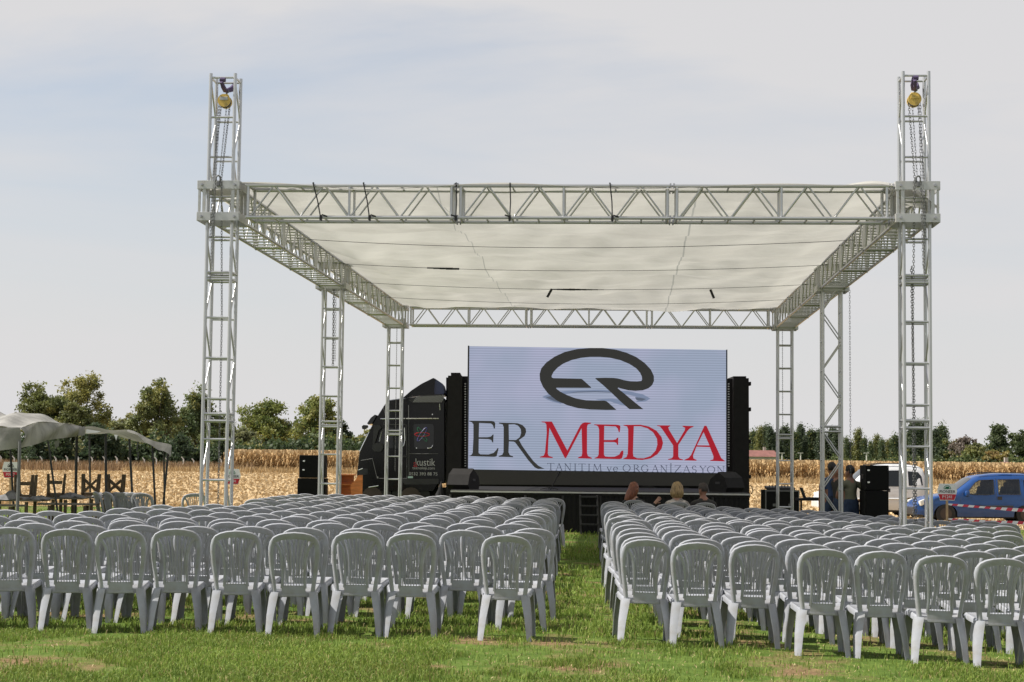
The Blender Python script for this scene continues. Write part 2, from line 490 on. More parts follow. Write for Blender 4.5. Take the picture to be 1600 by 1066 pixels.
# ------------------------------------------------------------------ ground
def ground_material():
    m = bpy.data.materials.new('lawn_and_earth'); m.use_nodes = True
    t = m.node_tree; b = t.nodes['Principled BSDF']; b.inputs['Roughness'].default_value = 0.95
    b.inputs['Specular IOR Level'].default_value = 0.1
    tc = t.nodes.new('ShaderNodeTexCoord')
    def noise(s, d=6):
        n = t.nodes.new('ShaderNodeTexNoise'); n.inputs['Scale'].default_value = s; n.inputs['Detail'].default_value = d
        n.inputs['Roughness'].default_value = 0.65
        t.links.new(tc.outputs['Object'], n.inputs['Vector']); return n.outputs['Fac']
    def ramp(f, a, b2, ca, cb):
        r = t.nodes.new('ShaderNodeValToRGB'); r.color_ramp.elements[0].position = a; r.color_ramp.elements[1].position = b2
        r.color_ramp.elements[0].color = (*ca, 1); r.color_ramp.elements[1].color = (*cb, 1)
        t.links.new(f, r.inputs['Fac']); return r.outputs['Color']
    g = ramp(noise(5.0), 0.35, 0.66, (0.070, 0.120, 0.020), (0.135, 0.195, 0.040))
    e = ramp(noise(18.0), 0.35, 0.7, (0.15, 0.095, 0.052), (0.32, 0.22, 0.115))
    f = ramp(noise(1.1, 8), 0.50, 0.62, (0, 0, 0), (1, 1, 1))
    mx = t.nodes.new('ShaderNodeMixRGB'); t.links.new(f, mx.inputs['Fac']); t.links.new(g, mx.inputs['Color1']); t.links.new(e, mx.inputs['Color2'])
    t.links.new(mx.outputs['Color'], b.inputs['Base Color'])
    bp = t.nodes.new('ShaderNodeBump'); bp.inputs['Strength'].default_value = 0.7; bp.inputs['Distance'].default_value = 0.04
    t.links.new(noise(26.0), bp.inputs['Height']); t.links.new(bp.outputs['Normal'], b.inputs['Normal'])
    return m

def sheet(name, xs, ys, dz, mtl):
    X, Y = np.meshgrid(np.asarray(xs, float), np.asarray(ys, float))
    Z = gz_np(X) + dz
    v = np.stack([X.ravel(), Y.ravel(), Z.ravel()], 1)
    nx, ny = len(xs), len(ys)
    i = (np.arange(ny - 1)[:, None] * nx + np.arange(nx - 1)[None, :]).ravel()
    me = mesh_np(name, v, np.stack([i, i + 1, i + nx + 1, i + nx], 1))
    me.materials.append(mtl)
    return tag(link(name, me), kind='structure')

XS = [-1500, -900, -500, -250] + list(np.arange(-150, 151, 2.0)) + [250, 500, 900, 1500]
sheet('ground', XS, [-60, -20, 0, 20, 40, 60, 90, 130, 200, 300, 450, 700, 1100, 1600], 0.0, ground_material())
M['stubble'] = mat('stubble_ground', (0.37, 0.255, 0.13), 0.95, col2=(0.50, 0.37, 0.205), vscale=0.9, bump=0.8, bscale=6, dirt=(0.24, 0.16, 0.09), dirt_scale=2.2, dirt_lo=0.60, dirt_hi=0.72, spec=0.1)
sheet('stubble_field', [x for x in XS if -260 <= x <= 260], [50.5, 70, 90, 130, 190, 240], 0.012, M['stubble'])

# ------------------------------------------------------------------ roof structure on six lattice towers
A = R(3.65)
E1 = Vector((math.cos(A), -math.sin(A), 0)); E2 = Vector((math.sin(A), math.cos(A), 0))
O = Vector((-4.15, 24.4, 0))
def P(l, d, z=0.0):
    p = O + E1 * l + E2 * d
    p.z = z
    return p
SPAN, DEP = 9.75, 9.5
ZB, ZT, HW = 4.86, 5.31, 0.225            # chord heights and half width of the roof trusses
TOP = {0: 6.93, 1: 5.05, 2: 5.05}

def tower(l, d, top, label, turned=False):
    g = P(l, d); g.z = gz(g.x)
    t = thing('truss_tower', label, 'truss tower', g, -A + (math.pi / 2 if turned else 0), 'lattice towers that carry the roof')
    h = top - g.z
    w = 0.176
    for sx in (-1, 1):
        for sy in (-1, 1):
            tube('leg', t, (sx * w, sy * w, 0.02), (sx * w, sy * w, h), 0.0255)
    MB().box((0, 0, 0.011), (0.62, 0.62, 0.02)).build('base_plate', M['alu_plate'], t)
    zs = []
    z = h - 0.06
    while z > 0.5:
        zs.append(z); z -= 0.572
    for z in zs + [0.42, 0.24]:
        for sy in (-1, 1):
            tube('rung', t, (-w, sy * w, z), (w, sy * w, z), 0.0155)
    for z in (h - 0.06, 0.42, 0.24):
        for sx in (-1, 1):
            tube('rung', t, (sx * w, -w, z), (sx * w, w, z), 0.0155)
    for z in (h - 2.9, h - 4.9):            # where two tower sections are bolted together
        if z > 0.6:
            for dz in (-0.05, 0.05):
                for sy in (-1, 1):
                    tube('rung', t, (-w, sy * w, z + dz), (w, sy * w, z + dz), 0.019)
                for sx in (-1, 1):
                    tube('rung', t, (sx * w, -w, z + dz), (sx * w, w, z + dz), 0.019)
    for k in range(len(zs) - 1):
        s = 1 if k % 2 else -1
        for sx in (-1, 1):
            tube('brace', t, (sx * w, s * w, zs[k] - 0.03), (sx * w, -s * w, zs[k + 1] + 0.03), 0.0125)
    for sx in (-1, 1):
        for sy in (-1, 1):
            for z in (0.31, 0.36):
                MB().cyl((sx * w, sy * w - 0.026, z), (0, 1, 0), 0.010, 0.012, 8).build('bolt', M['steel'], t)
    return t

TW = {}
names_t = {(0, 0): 'tall silver truss tower at the left front corner of the roof, yellow hoist on top',
           (1, 0): 'tall silver truss tower at the right front corner, beside the blue van, hoist on top',
           (0, 1): 'silver truss tower in the middle of the left roof side, beside the stacked speakers',
           (1, 1): 'silver truss tower with zigzag braces, middle of right roof side, by standing men',
           (0, 2): 'silver truss tower at the left rear corner, in front of the truck cab',
           (1, 2): 'silver truss tower at the right rear corner, in front of the flight case'}
for (i, j), lb in names_t.items():
    TW[i, j] = tower(i * SPAN, j * DEP, TOP[j], lb, turned=(i == 1 and j == 1))

def sleeve(l, d, label, z0=ZB, z1=ZT):
    t = thing('sleeve_block', label, 'sleeve block', P(l, d), -A, 'sleeve blocks joining roof and towers')
    s = 0.30
    for zc in (z0, z1):
        for (cx, cy, sx, sy) in ((0, -s, 0.60, 0.012), (0, s, 0.60, 0.012), (-s, 0, 0.012, 0.585), (s, 0, 0.012, 0.585)):
            p = MB().box((cx, cy, zc), (sx, sy, 0.12), bevel=0.002).build('plate', M['alu_plate'], t)
            if cy < 0:
                for bx in (-0.235, 0.235):
                    b = MB().cyl((bx, cy - 0.018, zc), (0, 1, 0), 0.019, 0.022, 10)
                    b.box((bx, cy - 0.034, zc), (0.012, 0.014, 0.030))
                    b.build('bolt', M['steel'], p)
    for sx in (-1, 1):
        for sy in (-1, 1):
            MB().box((sx * 0.275, sy * 0.272, (z0 + z1) / 2), (0.03, 0.035, z1 - z0 - 0.122)).build('post', M['alu_plate'], t)
            MB().box((sx * 0.205, sy * 0.284, (z0 + z1) / 2), (0.045, 0.014, z1 - z0 - 0.122)).build('post', M['alu_plate'], t)
    return t
for (i, j), lb in {(0, 0): 'bolted aluminium sleeve block on the left front tower', (1, 0): 'bolted aluminium sleeve block on the right front tower',
                   (0, 1): 'aluminium sleeve block on the left middle tower', (1, 1): 'aluminium sleeve block on the right middle tower',
                   (0, 2): 'aluminium sleeve block on the left rear tower', (1, 2): 'aluminium sleeve block on the right rear tower'}.items():
    sleeve(i * SPAN, j * DEP, lb)

def truss(start, direction, length, label, nseg=3):
    """square truss, its parts in the frame of the start point: x along the truss"""
    rz = math.atan2(direction.y, direction.x)
    t = thing('roof_truss', label, 'truss', start, rz, 'trusses of the roof frame')
    L = length / nseg
    zc, zt = ZB, ZT
    for k in range(nseg):
        x0, x1 = k * L + 0.035, (k + 1) * L - 0.035
        for sy in (-1, 1):
            for z in (zc, zt):
                tube('chord', t, (x0, sy * HW, z), (x1, sy * HW, z), 0.025)
            for x in (x0 + 0.03, (x0 + x1) / 2, x1 - 0.03):
                tube('post', t, (x, sy * HW, zc), (x, sy * HW, zt), 0.0225 if abs(x - (x0 + x1) / 2) > 0.1 else 0.018)
            n = 8
            xa = np.linspace(x0 + 0.05, x1 - 0.05, n + 1)
            for q in range(n):
                up = (q % 2 == 0)
                za, zb = (zc + 0.02, zt - 0.02) if up else (zt - 0.02, zc + 0.02)
                tube('brace', t, (xa[q] + 0.025, sy * HW, za), (xa[q + 1] - 0.025, sy * HW, zb), 0.0125)
        for z in (zc, zt):
            for q in range(9):
                x = x0 + 0.03 + (x1 - x0 - 0.06) * q / 8
                tube('rung', t, (x, -HW, z), (x, HW, z), 0.0205 if q in (0, 8) else 0.0135)
        for sy in (-1, 1):
            for z in (zc, zt):
                b = MB().tube([(x1 - 0.01, sy * HW, z), (x1 + 0.08, sy * HW, z)], [0.017, 0.017], 8)
                for xx in (x1 + 0.012, x1 + 0.058):
                    b.cyl((xx, sy * HW, z), (0, 0, 1), 0.012, 0.075, 8)
                    b.cyl((xx, sy * HW, z), (0, 1, 0), 0.010, 0.07, 8)
                b.build('coupler', M['steel'], t)
    return t
off = 0.345
truss(P(off, 0), E1, SPAN - 2 * off, 'front truss of the roof, black straps tied round it')
truss(P(off, 2 * DEP), E1, SPAN - 2 * off, 'rear truss of the roof above the screen')
truss(P(0, off), E2, DEP - 2 * off, 'left side truss from the front tower to the middle tower')
truss(P(0, DEP + off), E2, DEP - 2 * off, 'left side truss from the middle tower to the rear tower')
truss(P(SPAN, off), E2, DEP - 2 * off, 'right side truss from the front tower to the middle tower')
truss(P(SPAN, DEP + off), E2, DEP - 2 * off, 'right side truss from the middle tower to the rear tower')

# roof tarpaulin --------------------------------------------------
def tarp_z(l, d):
    inside = min(max((l) / 0.9, 0), 1) * min(max((SPAN - l) / 0.9, 0), 1) * min(max(d / 0.8, 0), 1) * min(max((2 * DEP - d) / 0.8, 0), 1)
    z = ZT + 0.05 - 0.17 * inside * (0.75 + 0.25 * math.cos(d * 2 * math.pi / 3.25))
    z += 0.05 * inside * math.sin(l * 1.1 + 0.6) * math.sin(d * 0.6 + 1)
    z += inside * 0.028 * (math.sin(d * 3.1 + l * 0.9 + math.sin(l * 1.7)) + 0.7 * math.sin(d * 5.3 - l * 1.3) + 0.5 * math.sin(l * 4.1 + d * 1.1))
    z += inside * 0.012 * math.sin(l * 2.1 + d * 11.0 + 2.0 * math.sin(l * 1.3 + d * .4)) * (0.5 + 0.5 * math.sin(d * 1.7 + l * .8))
    z += inside * 0.010 * math.sin(l * 9.0 + 1.5 * math.sin(d * 1.1) + d) * (0.5 + 0.5 * math.sin(l * 1.3 - d * .9))
    return z - 0.02 * inside
NL, ND = 170, 320
TARP = thing('canopy_tarp', 'off-white translucent tarpaulin stretched over the roof trusses', 'tarpaulin', (0, 0, 0))
ls = np.linspace(-0.30, SPAN + 0.30, NL); ds = np.linspace(-0.28, 2 * DEP + 0.3, ND)
ls = np.sort(np.concatenate([ls, [3.05, 3.078, 6.75, 6.778]])); NL = len(ls)      # two sewn seams along the sheet
seam_cols = {int(np.argmin(abs(ls - 3.05))), int(np.argmin(abs(ls - 6.75)))}
tv, tf, sf = [], [], []
for d in ds:
    for l in ls:
        z = tarp_z(l, d)
        if l > SPAN + 0.02 and d < 6:                # the loose right edge hangs down and lifts at the front
            z -= 0.32 * (l - SPAN) / 0.3 * (0.6 + 0.4 * math.sin(d * 2.0 + 1))
        if d < 0:
            z += 0.008 * math.sin(l * 2.3) - 0.015 + (0.075 * math.exp(-((l - 9.2) / 0.35) ** 2)) - 0.10 * (-d / 0.28) * (0.5 + 0.5 * math.sin(l * 1.7 + 4))
        if l < 0:
            z -= 0.05 * (-l / 0.3)
        tv.append(P(l, d, z))
for j in range(ND - 1):
    for i in range(NL - 1):
        (sf if i in seam_cols else tf).append((j * NL + i, j * NL + i + 1, (j + 1) * NL + i + 1, (j + 1) * NL + i))
tm = MB().add(tv, tf).mesh('tarp_sheet', M['tarp'], smooth='full', recalc=False)
link('tarp_sheet', tm, TARP)
for c_ in sorted(seam_cols):
    q = [f for f in sf if f[0] % NL == c_]
    idx = sorted({v for f in q for v in f}); mp = {v: k for k, v in enumerate(idx)}
    link('seam', MB().add([tv[v] for v in idx], [tuple(mp[v] for v in f) for f in q]).mesh('seam', M['seam'], smooth='full', recalc=False), TARP)
# the straps that carry the tarpaulin
for k, (d, lb) in enumerate(((4.4, 'black strap under the tarpaulin nearest the front truss'), (7.9, 'black strap under the tarpaulin, second from the front truss'),
                             (11.4, 'black strap under the tarpaulin with a twisted thick middle and tail'), (14.6, 'thin black strap under the tarpaulin nearest the rear truss'))):
    t = thing('roof_strap', lb, 'strap', (0, 0, 0), 0, 'straps under the roof')
    pts = []
    for l in np.linspace(0.2, SPAN - 0.2, 40):
        z = ZT - 0.13 - 0.16 * math.sin(math.pi * l / SPAN) ** 0.8
        pts.append(P(l, d + 0.05 * math.sin(l * 0.6 + k), z))
    MB().tube(pts, 0.0045, 6).build('webbing', M['strap'], t)
    if k in (1, 2):
        lk = 4.3 if k == 2 else 2.1
        q = MB()
        for i in range(9 if k == 2 else 5):
            l = lk + i * 0.12
            q.box(P(l, d + 0.05 * math.sin(l * 0.6 + k), ZT - 0.13 - 0.16 * math.sin(math.pi * l / SPAN) ** 0.8), (0.13, 0.01, 0.04 * (1 - abs(i - 3) / 7)))
        q.build('twisted_webbing', M['strap'], t)
    if k == 2:
        for lk in (4.25, 7.6):
            p = P(lk, d, ZT - 0.27)
            MB().box(p + Vector((-0.05, 0, -0.09)), (0.05, 0.01, 0.20), Matrix.Rotation(0.5 if lk < 6 else -0.4, 3, 'Y')).build('tail', M['strap'], t)
# black tie straps on the front truss
for u, lean, lb in ((494, 0.10, 'black tie strap on the front truss, first from the left tower'), (572, 0.08, 'black tie strap on the front truss, second from the left tower'),
                    (796, 0.0, 'black tie strap hanging straight at the middle of the front truss'), (953, 0.03, 'black tie strap with loop on the front truss, right of centre'),
                    (712, 0.0, 'black tie strap at the left joint of the front truss')):
    x = (u - 800) * 24.2 / F
    l = (x - O.x) / math.cos(A)
    p0, p1 = P(l - lean * .6, -HW - 0.035, ZT + 0.03), P(l + lean * .6, -HW - 0.035, ZB - 0.03)
    t = thing('tie_strap', lb, 'strap', p1, 0, 'tie straps on the front truss')
    o3 = Vector((0, 0, 0))
    MB().tube([p0 - p1, (p0 - p1) * 0.5 + Vector((0.01, 0, 0)), o3], 0.010, 6).build('webbing', M['strap'], t)
    b = MB().tube([p0 - p1 + Vector((0, 0.0, 0)), p0 - p1 + Vector((0, 0.06, 0.012))], 0.012, 6)
    b.tube([o3, Vector((0, 0.06, -0.01))], 0.012, 6)
    b.box((0.0, -0.005, 0.02), (0.035, 0.03, 0.07))
    b.box((0.05 if lean > 0 else -0.03, -0.005, 0.05), (0.08, 0.012, 0.02), Matrix.Rotation(0.3, 3, 'Y'))
    b.build('knot', M['strap'], t)

# chain hoists ------------------------------------------------------
def chain_mesh(pts, pitch=0.046, w=0.0105, wire=0.0028, name='chain', parent=None, double=False):
    b = MB()
    pts = [Vector(p) for p in pts]
    k = 0
    for a, c in zip(pts[:-1], pts[1:]):
        d = c - a; n = max(int(d.length / pitch), 1); dirv = d.normalized()
        side = dirv.cross(Vector((0.3, 1, 0))).normalized(); s2 = dirv.cross(side)
        for i in range(n):
            cc = a + d * ((i + 0.5) / n)
            s = side if k % 2 else s2
            k += 1
            ring = [cc + dirv * (pitch * 0.72 * math.cos(t)) + s * (w * math.sin(t)) for t in np.linspace(0, 2 * math.pi, 9)]
            b.tube(ring, wire, 4, cap=False)
    return b.build(name, M['chain'], parent)

def hoist(i, label, dx):
    t = thing('chain_hoist', label, 'hoist', P(i * SPAN, 0, 6.42), -A, 'chain hoists on the front towers')
    b = MB().tube([(0, -0.10, 0.14), (0, -0.07, 0.14)], 0.092, 24); b.tube([(0, 0.0, 0.135), (0, 0.045, 0.135)], 0.092, 24)
    b.tube([(0, -0.075, 0.165), (0, 0.05, 0.165)], 0.05, 16)
    b.box((0, -0.02, 0.19), (0.10, 0.10, 0.10), bevel=0.015)
    hsg = b.build('housing', M['yellow'], t, smooth=True)
    MB().tube([(0, -0.065, 0.137), (0, -0.003, 0.137)], 0.086, 24).build('chain_wheel', M['plastic'], t, smooth=True)
    MB().box((0, -0.108, 0.165), (0.115, 0.012, 0.05), bevel=0.004).build('name_plate', M['decal_grey'] if i == 0 else M['yellow'], hsg)
    hk = [(0.0, 0, 0.235), (0.02, 0, 0.265), (0.045, 0, 0.28), (0.03, 0, 0.31), (0.0, 0, 0.315), (-0.025, 0, 0.295)]
    MB().tube(hk, 0.012, 8).build('hook', M['chain'], t)
    z = 0.38
    b = MB()
    b.tube([(-0.01, 0, 0.29), (-0.03, -0.06, z - .04), (-0.03, -0.176, z + 0.035), (-0.015, -0.20, z), (0.0, -0.12, z - 0.05), (0.01, 0, 0.29)], 0.026, 8)
    b.tube([(0.01, 0, 0.30), (0.06, 0.08, z - .03), (0.07, 0.176, z + 0.03), (0.09, 0.19, z - 0.02), (0.04, 0.08, z - 0.06), (0.0, 0, 0.30)], 0.028, 8)
    b.tube([(-0.035, -0.176, z + 0.04), (0.035, -0.176, z + 0.04)], 0.036, 8)
    b.build('sling', M['purple'], t)
    zb = ZT - 6.42 + 0.10
    fall = -(6.42 - 0.25)
    s = 1 if i else -1
    chain_mesh([(s * 0.065, -0.05, 0.1), (s * 0.04, -0.31, zb), (s * 0.06, -0.33, zb - 1.25)], name='chain', parent=t)
    chain_mesh([(s * 0.085, -0.04, 0.1), (s * 0.07, -0.30, zb), (s * 0.085, -0.32, zb - 1.5)], name='chain', parent=t)
    chain_mesh([(s * 0.05, -0.02, 0.1), (s * 0.09, -0.29, zb), (s * 0.10, -0.32, zb - 0.9)], name='chain', parent=t)
    chain_mesh([(-s * 0.02, 0.0, 0.08), (-s * 0.01, -0.30, zb + 0.05)], name='chain', parent=t)
    chain_mesh([(-s * 0.075, -0.03, 0.12), (-s * 0.05, -0.34, zb), (-s * 0.045, -0.10, -3.0), (-s * 0.03, 0.0, fall)], pitch=0.036, w=0.014, wire=0.004, name='hand_chain', parent=t)
    if i: chain_mesh([(-s * 0.06, -0.10, zb - 1.2), (s * 0.01, 0.0, fall)], pitch=0.036, w=0.016, wire=0.005, name='hand_chain', parent=t)
    b = MB().tube([(0.03 * math.cos(q), -0.335, zb - 0.02 + 0.045 * math.sin(q)) for q in np.linspace(0, 2 * math.pi, 13)], 0.012, 8, cap=False)
    b.box((0.0, -0.335, zb - 0.09), (0.05, 0.03, 0.08), bevel=0.01)
    b.build('lower_hook', M['chain'], t)
hoist(0, 'yellow chain hoist hanging in the top of the left front tower', 0)
hoist(1, 'yellow chain hoist hanging in the top of the right front tower', 0)
for l, d, z0, z1, w, lb in ((0.02, DEP - 0.05, 4.9, 3.3, 0.02, 'short lifting chain hanging inside the left middle tower'), (SPAN + 0.36, DEP + 0.05, 4.9, 1.2, 0.014, 'long lifting chain hanging outside the right middle tower'),
                            (0.03, 2 * DEP, 4.9, 1.2, 0.01, 'thin chain hanging inside the left rear tower'), (SPAN - 0.06, 2 * DEP, 4.9, 2.0, 0.01, 'thin chain hanging inside the right rear tower')):
    t = thing('lifting_chain', lb, 'chain', P(l, d, z1), 0, 'chains on the rear towers')
    chain_mesh([(0, 0, z0 - z1), (0.01, 0, 0)], w=w, wire=0.0065 if w > .015 else 0.003, pitch=.05, parent=t)
    if w > .015: chain_mesh([(0.035, 0.03, z0 - z1), (0.045, 0.03, 0.1)], w=w, pitch=.05, parent=t)

# ------------------------------------------------------------------ chairs
def back_y(x, z):
    return -0.165 - max(z - 0.40, 0) * 0.25 + 0.9 * x * x
def band(b, path, width, inward, th=0.006, flange=0.012):
    """strip in the curved back plane along path (x, z); width measured towards inward()"""
    vs = []
    n = len(path)
    for i, (x, z) in enumerate(path):
        tx, tz = path[min(i + 1, n - 1)][0] - path[max(i - 1, 0)][0], path[min(i + 1, n - 1)][1] - path[max(i - 1, 0)][1]
        L = math.hypot(tx, tz); nx, nz = -tz / L, tx / L
        if inward is not None:
            ix, iz = inward(x, z)
            if nx * ix + nz * iz < 0: nx, nz = -nx, -nz
        w = width if not callable(width) else width(i / (n - 1))
        o0 = 0.0 if inward is not None else -w / 2
        kc = min(0.008 / w, .3)
        for (k, dy) in ((0.0, flange), (0.0, 0.007), (kc, -th * .75), (0.55, -th), (1.0, -0.003), (1.0, 0.005)):
            px, pz = x + nx * (o0 + k * w), z + nz * (o0 + k * w)
            vs.append((px, back_y(px, pz) + dy, pz))
    fs = []
    for i in range(n - 1):
        for k in range(6):
            fs.append((i * 6 + k, i * 6 + (k + 1) % 6, (i + 1) * 6 + (k + 1) % 6, (i + 1) * 6 + k))
    fs.append(tuple(range(6))); fs.append(tuple((n - 1) * 6 + k for k in range(6)))
    b.add(vs, fs)
def chair_meshes():
    out = {}
    # seat
    ring = []
    for q in range(40):
        t = 2 * math.pi * q / 40
        c, s = math.cos(t), math.sin(t)
        e = 0.32
        x = abs(c) ** e * (1 if c > 0 else -1); y = abs(s) ** e * (1 if s > 0 else -1)
        yy = 0.03 + y * 0.185
        ring.append((x * (0.205 + 0.024 * y), yy))
    vs, fs = [], []
    for (k, z, sc) in ((0, 0.383, 0.45), (1, 0.386, 0.80), (2, 0.393, 0.95), (3, 0.388, 1.0), (4, 0.352, 1.0), (5, 0.352, 0.985), (6, 0.380, 0.975)):
        for (x, y) in ring:
            zz = z + (0.006 if (k == 2) else 0) - (0.012 * max((y - 0.15) / 0.065, 0) if k < 4 else 0)
            vs.append((x * sc, 0.03 + (y - 0.03) * sc, zz + (y - 0.03) * sc * 0.12))
    for k in range(6):
        for q in range(40):
            fs.append((k * 40 + q, k * 40 + (q + 1) % 40, (k + 1) * 40 + (q + 1) % 40, (k + 1) * 40 + q))
    fs.append(tuple(range(40)))
    out['seat'] = MB().add(vs, fs).mesh('seat', M['chair'], smooth=50)
    # legs
    def leg(top, bot, sx, sy, w0, w1):
        th = 0.007
        vs = []
        for t in (0, 0.5, 1.0):
            c = Vector(top).lerp(Vector(bot), t); w = w0 + (w1 - w0) * t
            c = c + Vector((sx * 0.006 * math.sin(math.pi * t), 0, 0))
            r = w * 0.22
            if sy < 0: pl = [(0, -w - r), (0, -w * .62), (-w * .30, -w * .16), (-w, 0.004), (-w, -th), (-w * .32, -w * .16 - th), (-th, -w * .62 - th * .5), (-th, -w - r)]
            else: pl = [(0, -w), (0, -r), (-r, 0), (-w, 0), (-w, -th), (-r - th * .4, -th), (-th, -r - th * .4), (-th, -w)]
            for (a, bb) in pl:
                vs.append((c.x + sx * a, c.y + sy * bb, c.z))
        fs = []
        for i in range(2):
            for k in range(8):
                fs.append((i * 8 + k, i * 8 + (k + 1) % 8, (i + 1) * 8 + (k + 1) % 8, (i + 1) * 8 + k))
        fs.append(tuple(range(8))); fs.append(tuple(16 + k for k in range(8)))
        return MB().add(vs, fs).mesh('leg', M['chair'], smooth=50)
    out['leg_a'] = leg((-0.196, -0.165, 0.370), (-0.226, -0.245, 0), -1, -1, 0.074, 0.046)
    out['leg_b'] = leg((0.196, -0.165, 0.370), (0.226, -0.245, 0), 1, -1, 0.074, 0.046)
    out['leg_c'] = leg((-0.224, 0.205, 0.392), (-0.246, 0.235, 0), -1, 1, 0.080, 0.048)
    out['leg_d'] = leg((0.224, 0.205, 0.392), (0.246, 0.235, 0), 1, 1, 0.080, 0.048)
    # backrest
    half = [(0.172, 0.352), (0.183, 0.44), (0.197, 0.54), (0.207, 0.62), (0.213, 0.69), (0.212, 0.745), (0.201, 0.79), (0.175, 0.827), (0.132, 0.850), (0.075, 0.864), (0.0, 0.870)]
    path = half + [(-x, z) for (x, z) in reversed(half[:-1])]
    b = MB()
    band(b, path, lambda t: 0.036 + 0.022 * math.sin(math.pi * t) ** 3, lambda x, z: (-x, 0.55 - z), 0.009, 0.022)
    for s in (-1, 1):
        rail = [(0.094 * s, 0.40), (0.089 * s, 0.50), (0.091 * s, 0.59), (0.099 * s, 0.665), (0.118 * s, 0.73), (0.146 * s, 0.775), (0.172 * s, 0.798)]
        band(b, rail, 0.027, None, 0.007, 0.008)
    # lower panel
    for (z0, z1, hw, dy) in ((0.338, 0.425, 0.098, 0.0), (0.336, 0.352, 0.104, -0.006)):
        xs = np.linspace(-hw, hw, 7)
        vs = []
        for z in (z0, z1):
            for x in xs:
                y = back_y(x, z) + dy
                vs.append((x, y, z)); vs.append((x, y + 0.010, z))
        n = len(xs); fs = []
        for i in range(n - 1):
            a0, a1 = 2 * i, 2 * (i + 1); c0, c1 = 2 * n + 2 * i, 2 * n + 2 * (i + 1)
            fs += [(a0, a1, c1, c0), (a0 + 1, c0 + 1, c1 + 1, a1 + 1), (a0, a0 + 1, a1 + 1, a1), (c0, c1, c1 + 1, c0 + 1)]
        fs += [(0, 2 * n, 2 * n + 1, 1), (2 * n - 2, 2 * n - 1, 4 * n - 1, 4 * n - 2)]
        b.add(vs, fs)
    out['backrest'] = b.mesh('backrest', M['chair'], smooth=45)
    b = MB()
    for i in range(7):
        x0 = -0.069 + 0.023 * i
        sl = [(x0 * k, z) for (k, z) in ((1.0, 0.418), (0.98, 0.52), (1.04, 0.61), (1.22, 0.70), (1.48, 0.77), (1.80, 0.822))]
        band(b, sl, lambda t: 0.0072 + 0.0045 * t, None, 0.003, 0.011)
    out['slats'] = b.mesh('slats', M['chair'], smooth=45)
    return out
CH = chair_meshes()
def make_chair():
    t = thing('plastic_chair', '', 'chair')
    link('seat', CH['seat'], t); link('backrest', CH['backrest'], t); link('slats', CH['slats'], t)
    for k in 'abcd': link('leg', CH['leg_' + k], t)
    return t
PROTO = make_chair()
_used = [False]
def place_chair(p, rz, label, group, tilt=(0, 0)):
    o = PROTO if not _used[0] else copy_tree(PROTO)
    _used[0] = True
    o.location = (p[0], p[1], gz(p[0]) - 0.008 + (p[2] if len(p) > 2 else 0))
    o.rotation_euler = (tilt[0], tilt[1], rz)
    tag(o, label, 'chair', group)
    return o
ORD = ['first', 'second', 'third', 'fourth', 'fifth', 'sixth', 'seventh', 'eighth', 'ninth', 'tenth', 'eleventh', 'twelfth', 'thirteenth',
       'fourteenth', 'fifteenth', 'sixteenth', 'seventeenth', 'eighteenth', 'nineteenth', 'twentieth']
AV = R(2.55)
FW = Vector((math.sin(AV), math.cos(AV))); LT = Vector((math.cos(AV), -math.sin(AV)))
tower_xy = [TW[k].location.xy for k in TW]
rc = random.Random(21)
N_CH = 0
def seat_row(pts, side, k, yaw0):
    global N_CH
    for j, p in enumerate(pts):
        if min((Vector((p[0], p[1])) - q).length for q in tower_xy) < 0.56: continue
        row = ORD[k] + ' row from the lawn' if k else 'front row on the lawn'
        st = 'aisle seat' if j == 0 else ORD[j] + ' seat from the aisle'
        lb = f'grey plastic chair in {side} block, {row}, {st}'
        if k == 0 and side == 'left' and j == 0: lb = 'grey plastic chair standing alone at the aisle end of the left front row'
        yw = p[2] if len(p) > 2 else yaw0 + rc.uniform(-0.08, 0.08)
        place_chair((p[0], p[1]), yw, lb, 'grey plastic chairs in two blocks', (rc.uniform(-.02, .02), rc.uniform(-.018, .018)))
        N_CH += 1
# left block: front row from the photograph, then row after row towards the stage
fr = [(790, 1002, -.03), (640, 996, .0), (551, 995, .05), (452, 996, .10), (362, 993, .10), (267, 990, .10), (180, 990, .12), (95, 989, .13), (5, 987, .12), (-82, 985, .12), (-170, 983, .1)]
row0 = []
for (u, v, yw) in fr:
    g = at_ground(u, v); row0.append((g.x, g.y + 0.25, yw))
seat_row(row0, 'left', 0, 0)
PL = Vector((row0[0][0], row0[0][1]))
for k in range(1, 18):
    y = k * 0.93 + rc.uniform(-0.04, 0.04)
    sh = rc.uniform(-0.06, 0.06) + (0.10 if k in (1, 2) else 0)
    base = PL + FW * y + LT * sh
    pts = []
    j = 0
    lim = -5.7 if base.y < 20.0 else (-4.75 if base.y < 22.5 else -3.95)
    while True:
        q = base - LT * (j * 0.475 + rc.uniform(-0.025, 0.025)) + FW * (rc.uniform(-0.05, 0.05) + 0.03 * math.sin(j * 0.9 + k))
        if q.x < lim: break
        pts.append((q.x, q.y)); j += 1
    seat_row(pts, 'left', k, AV * -1 + 0.03)
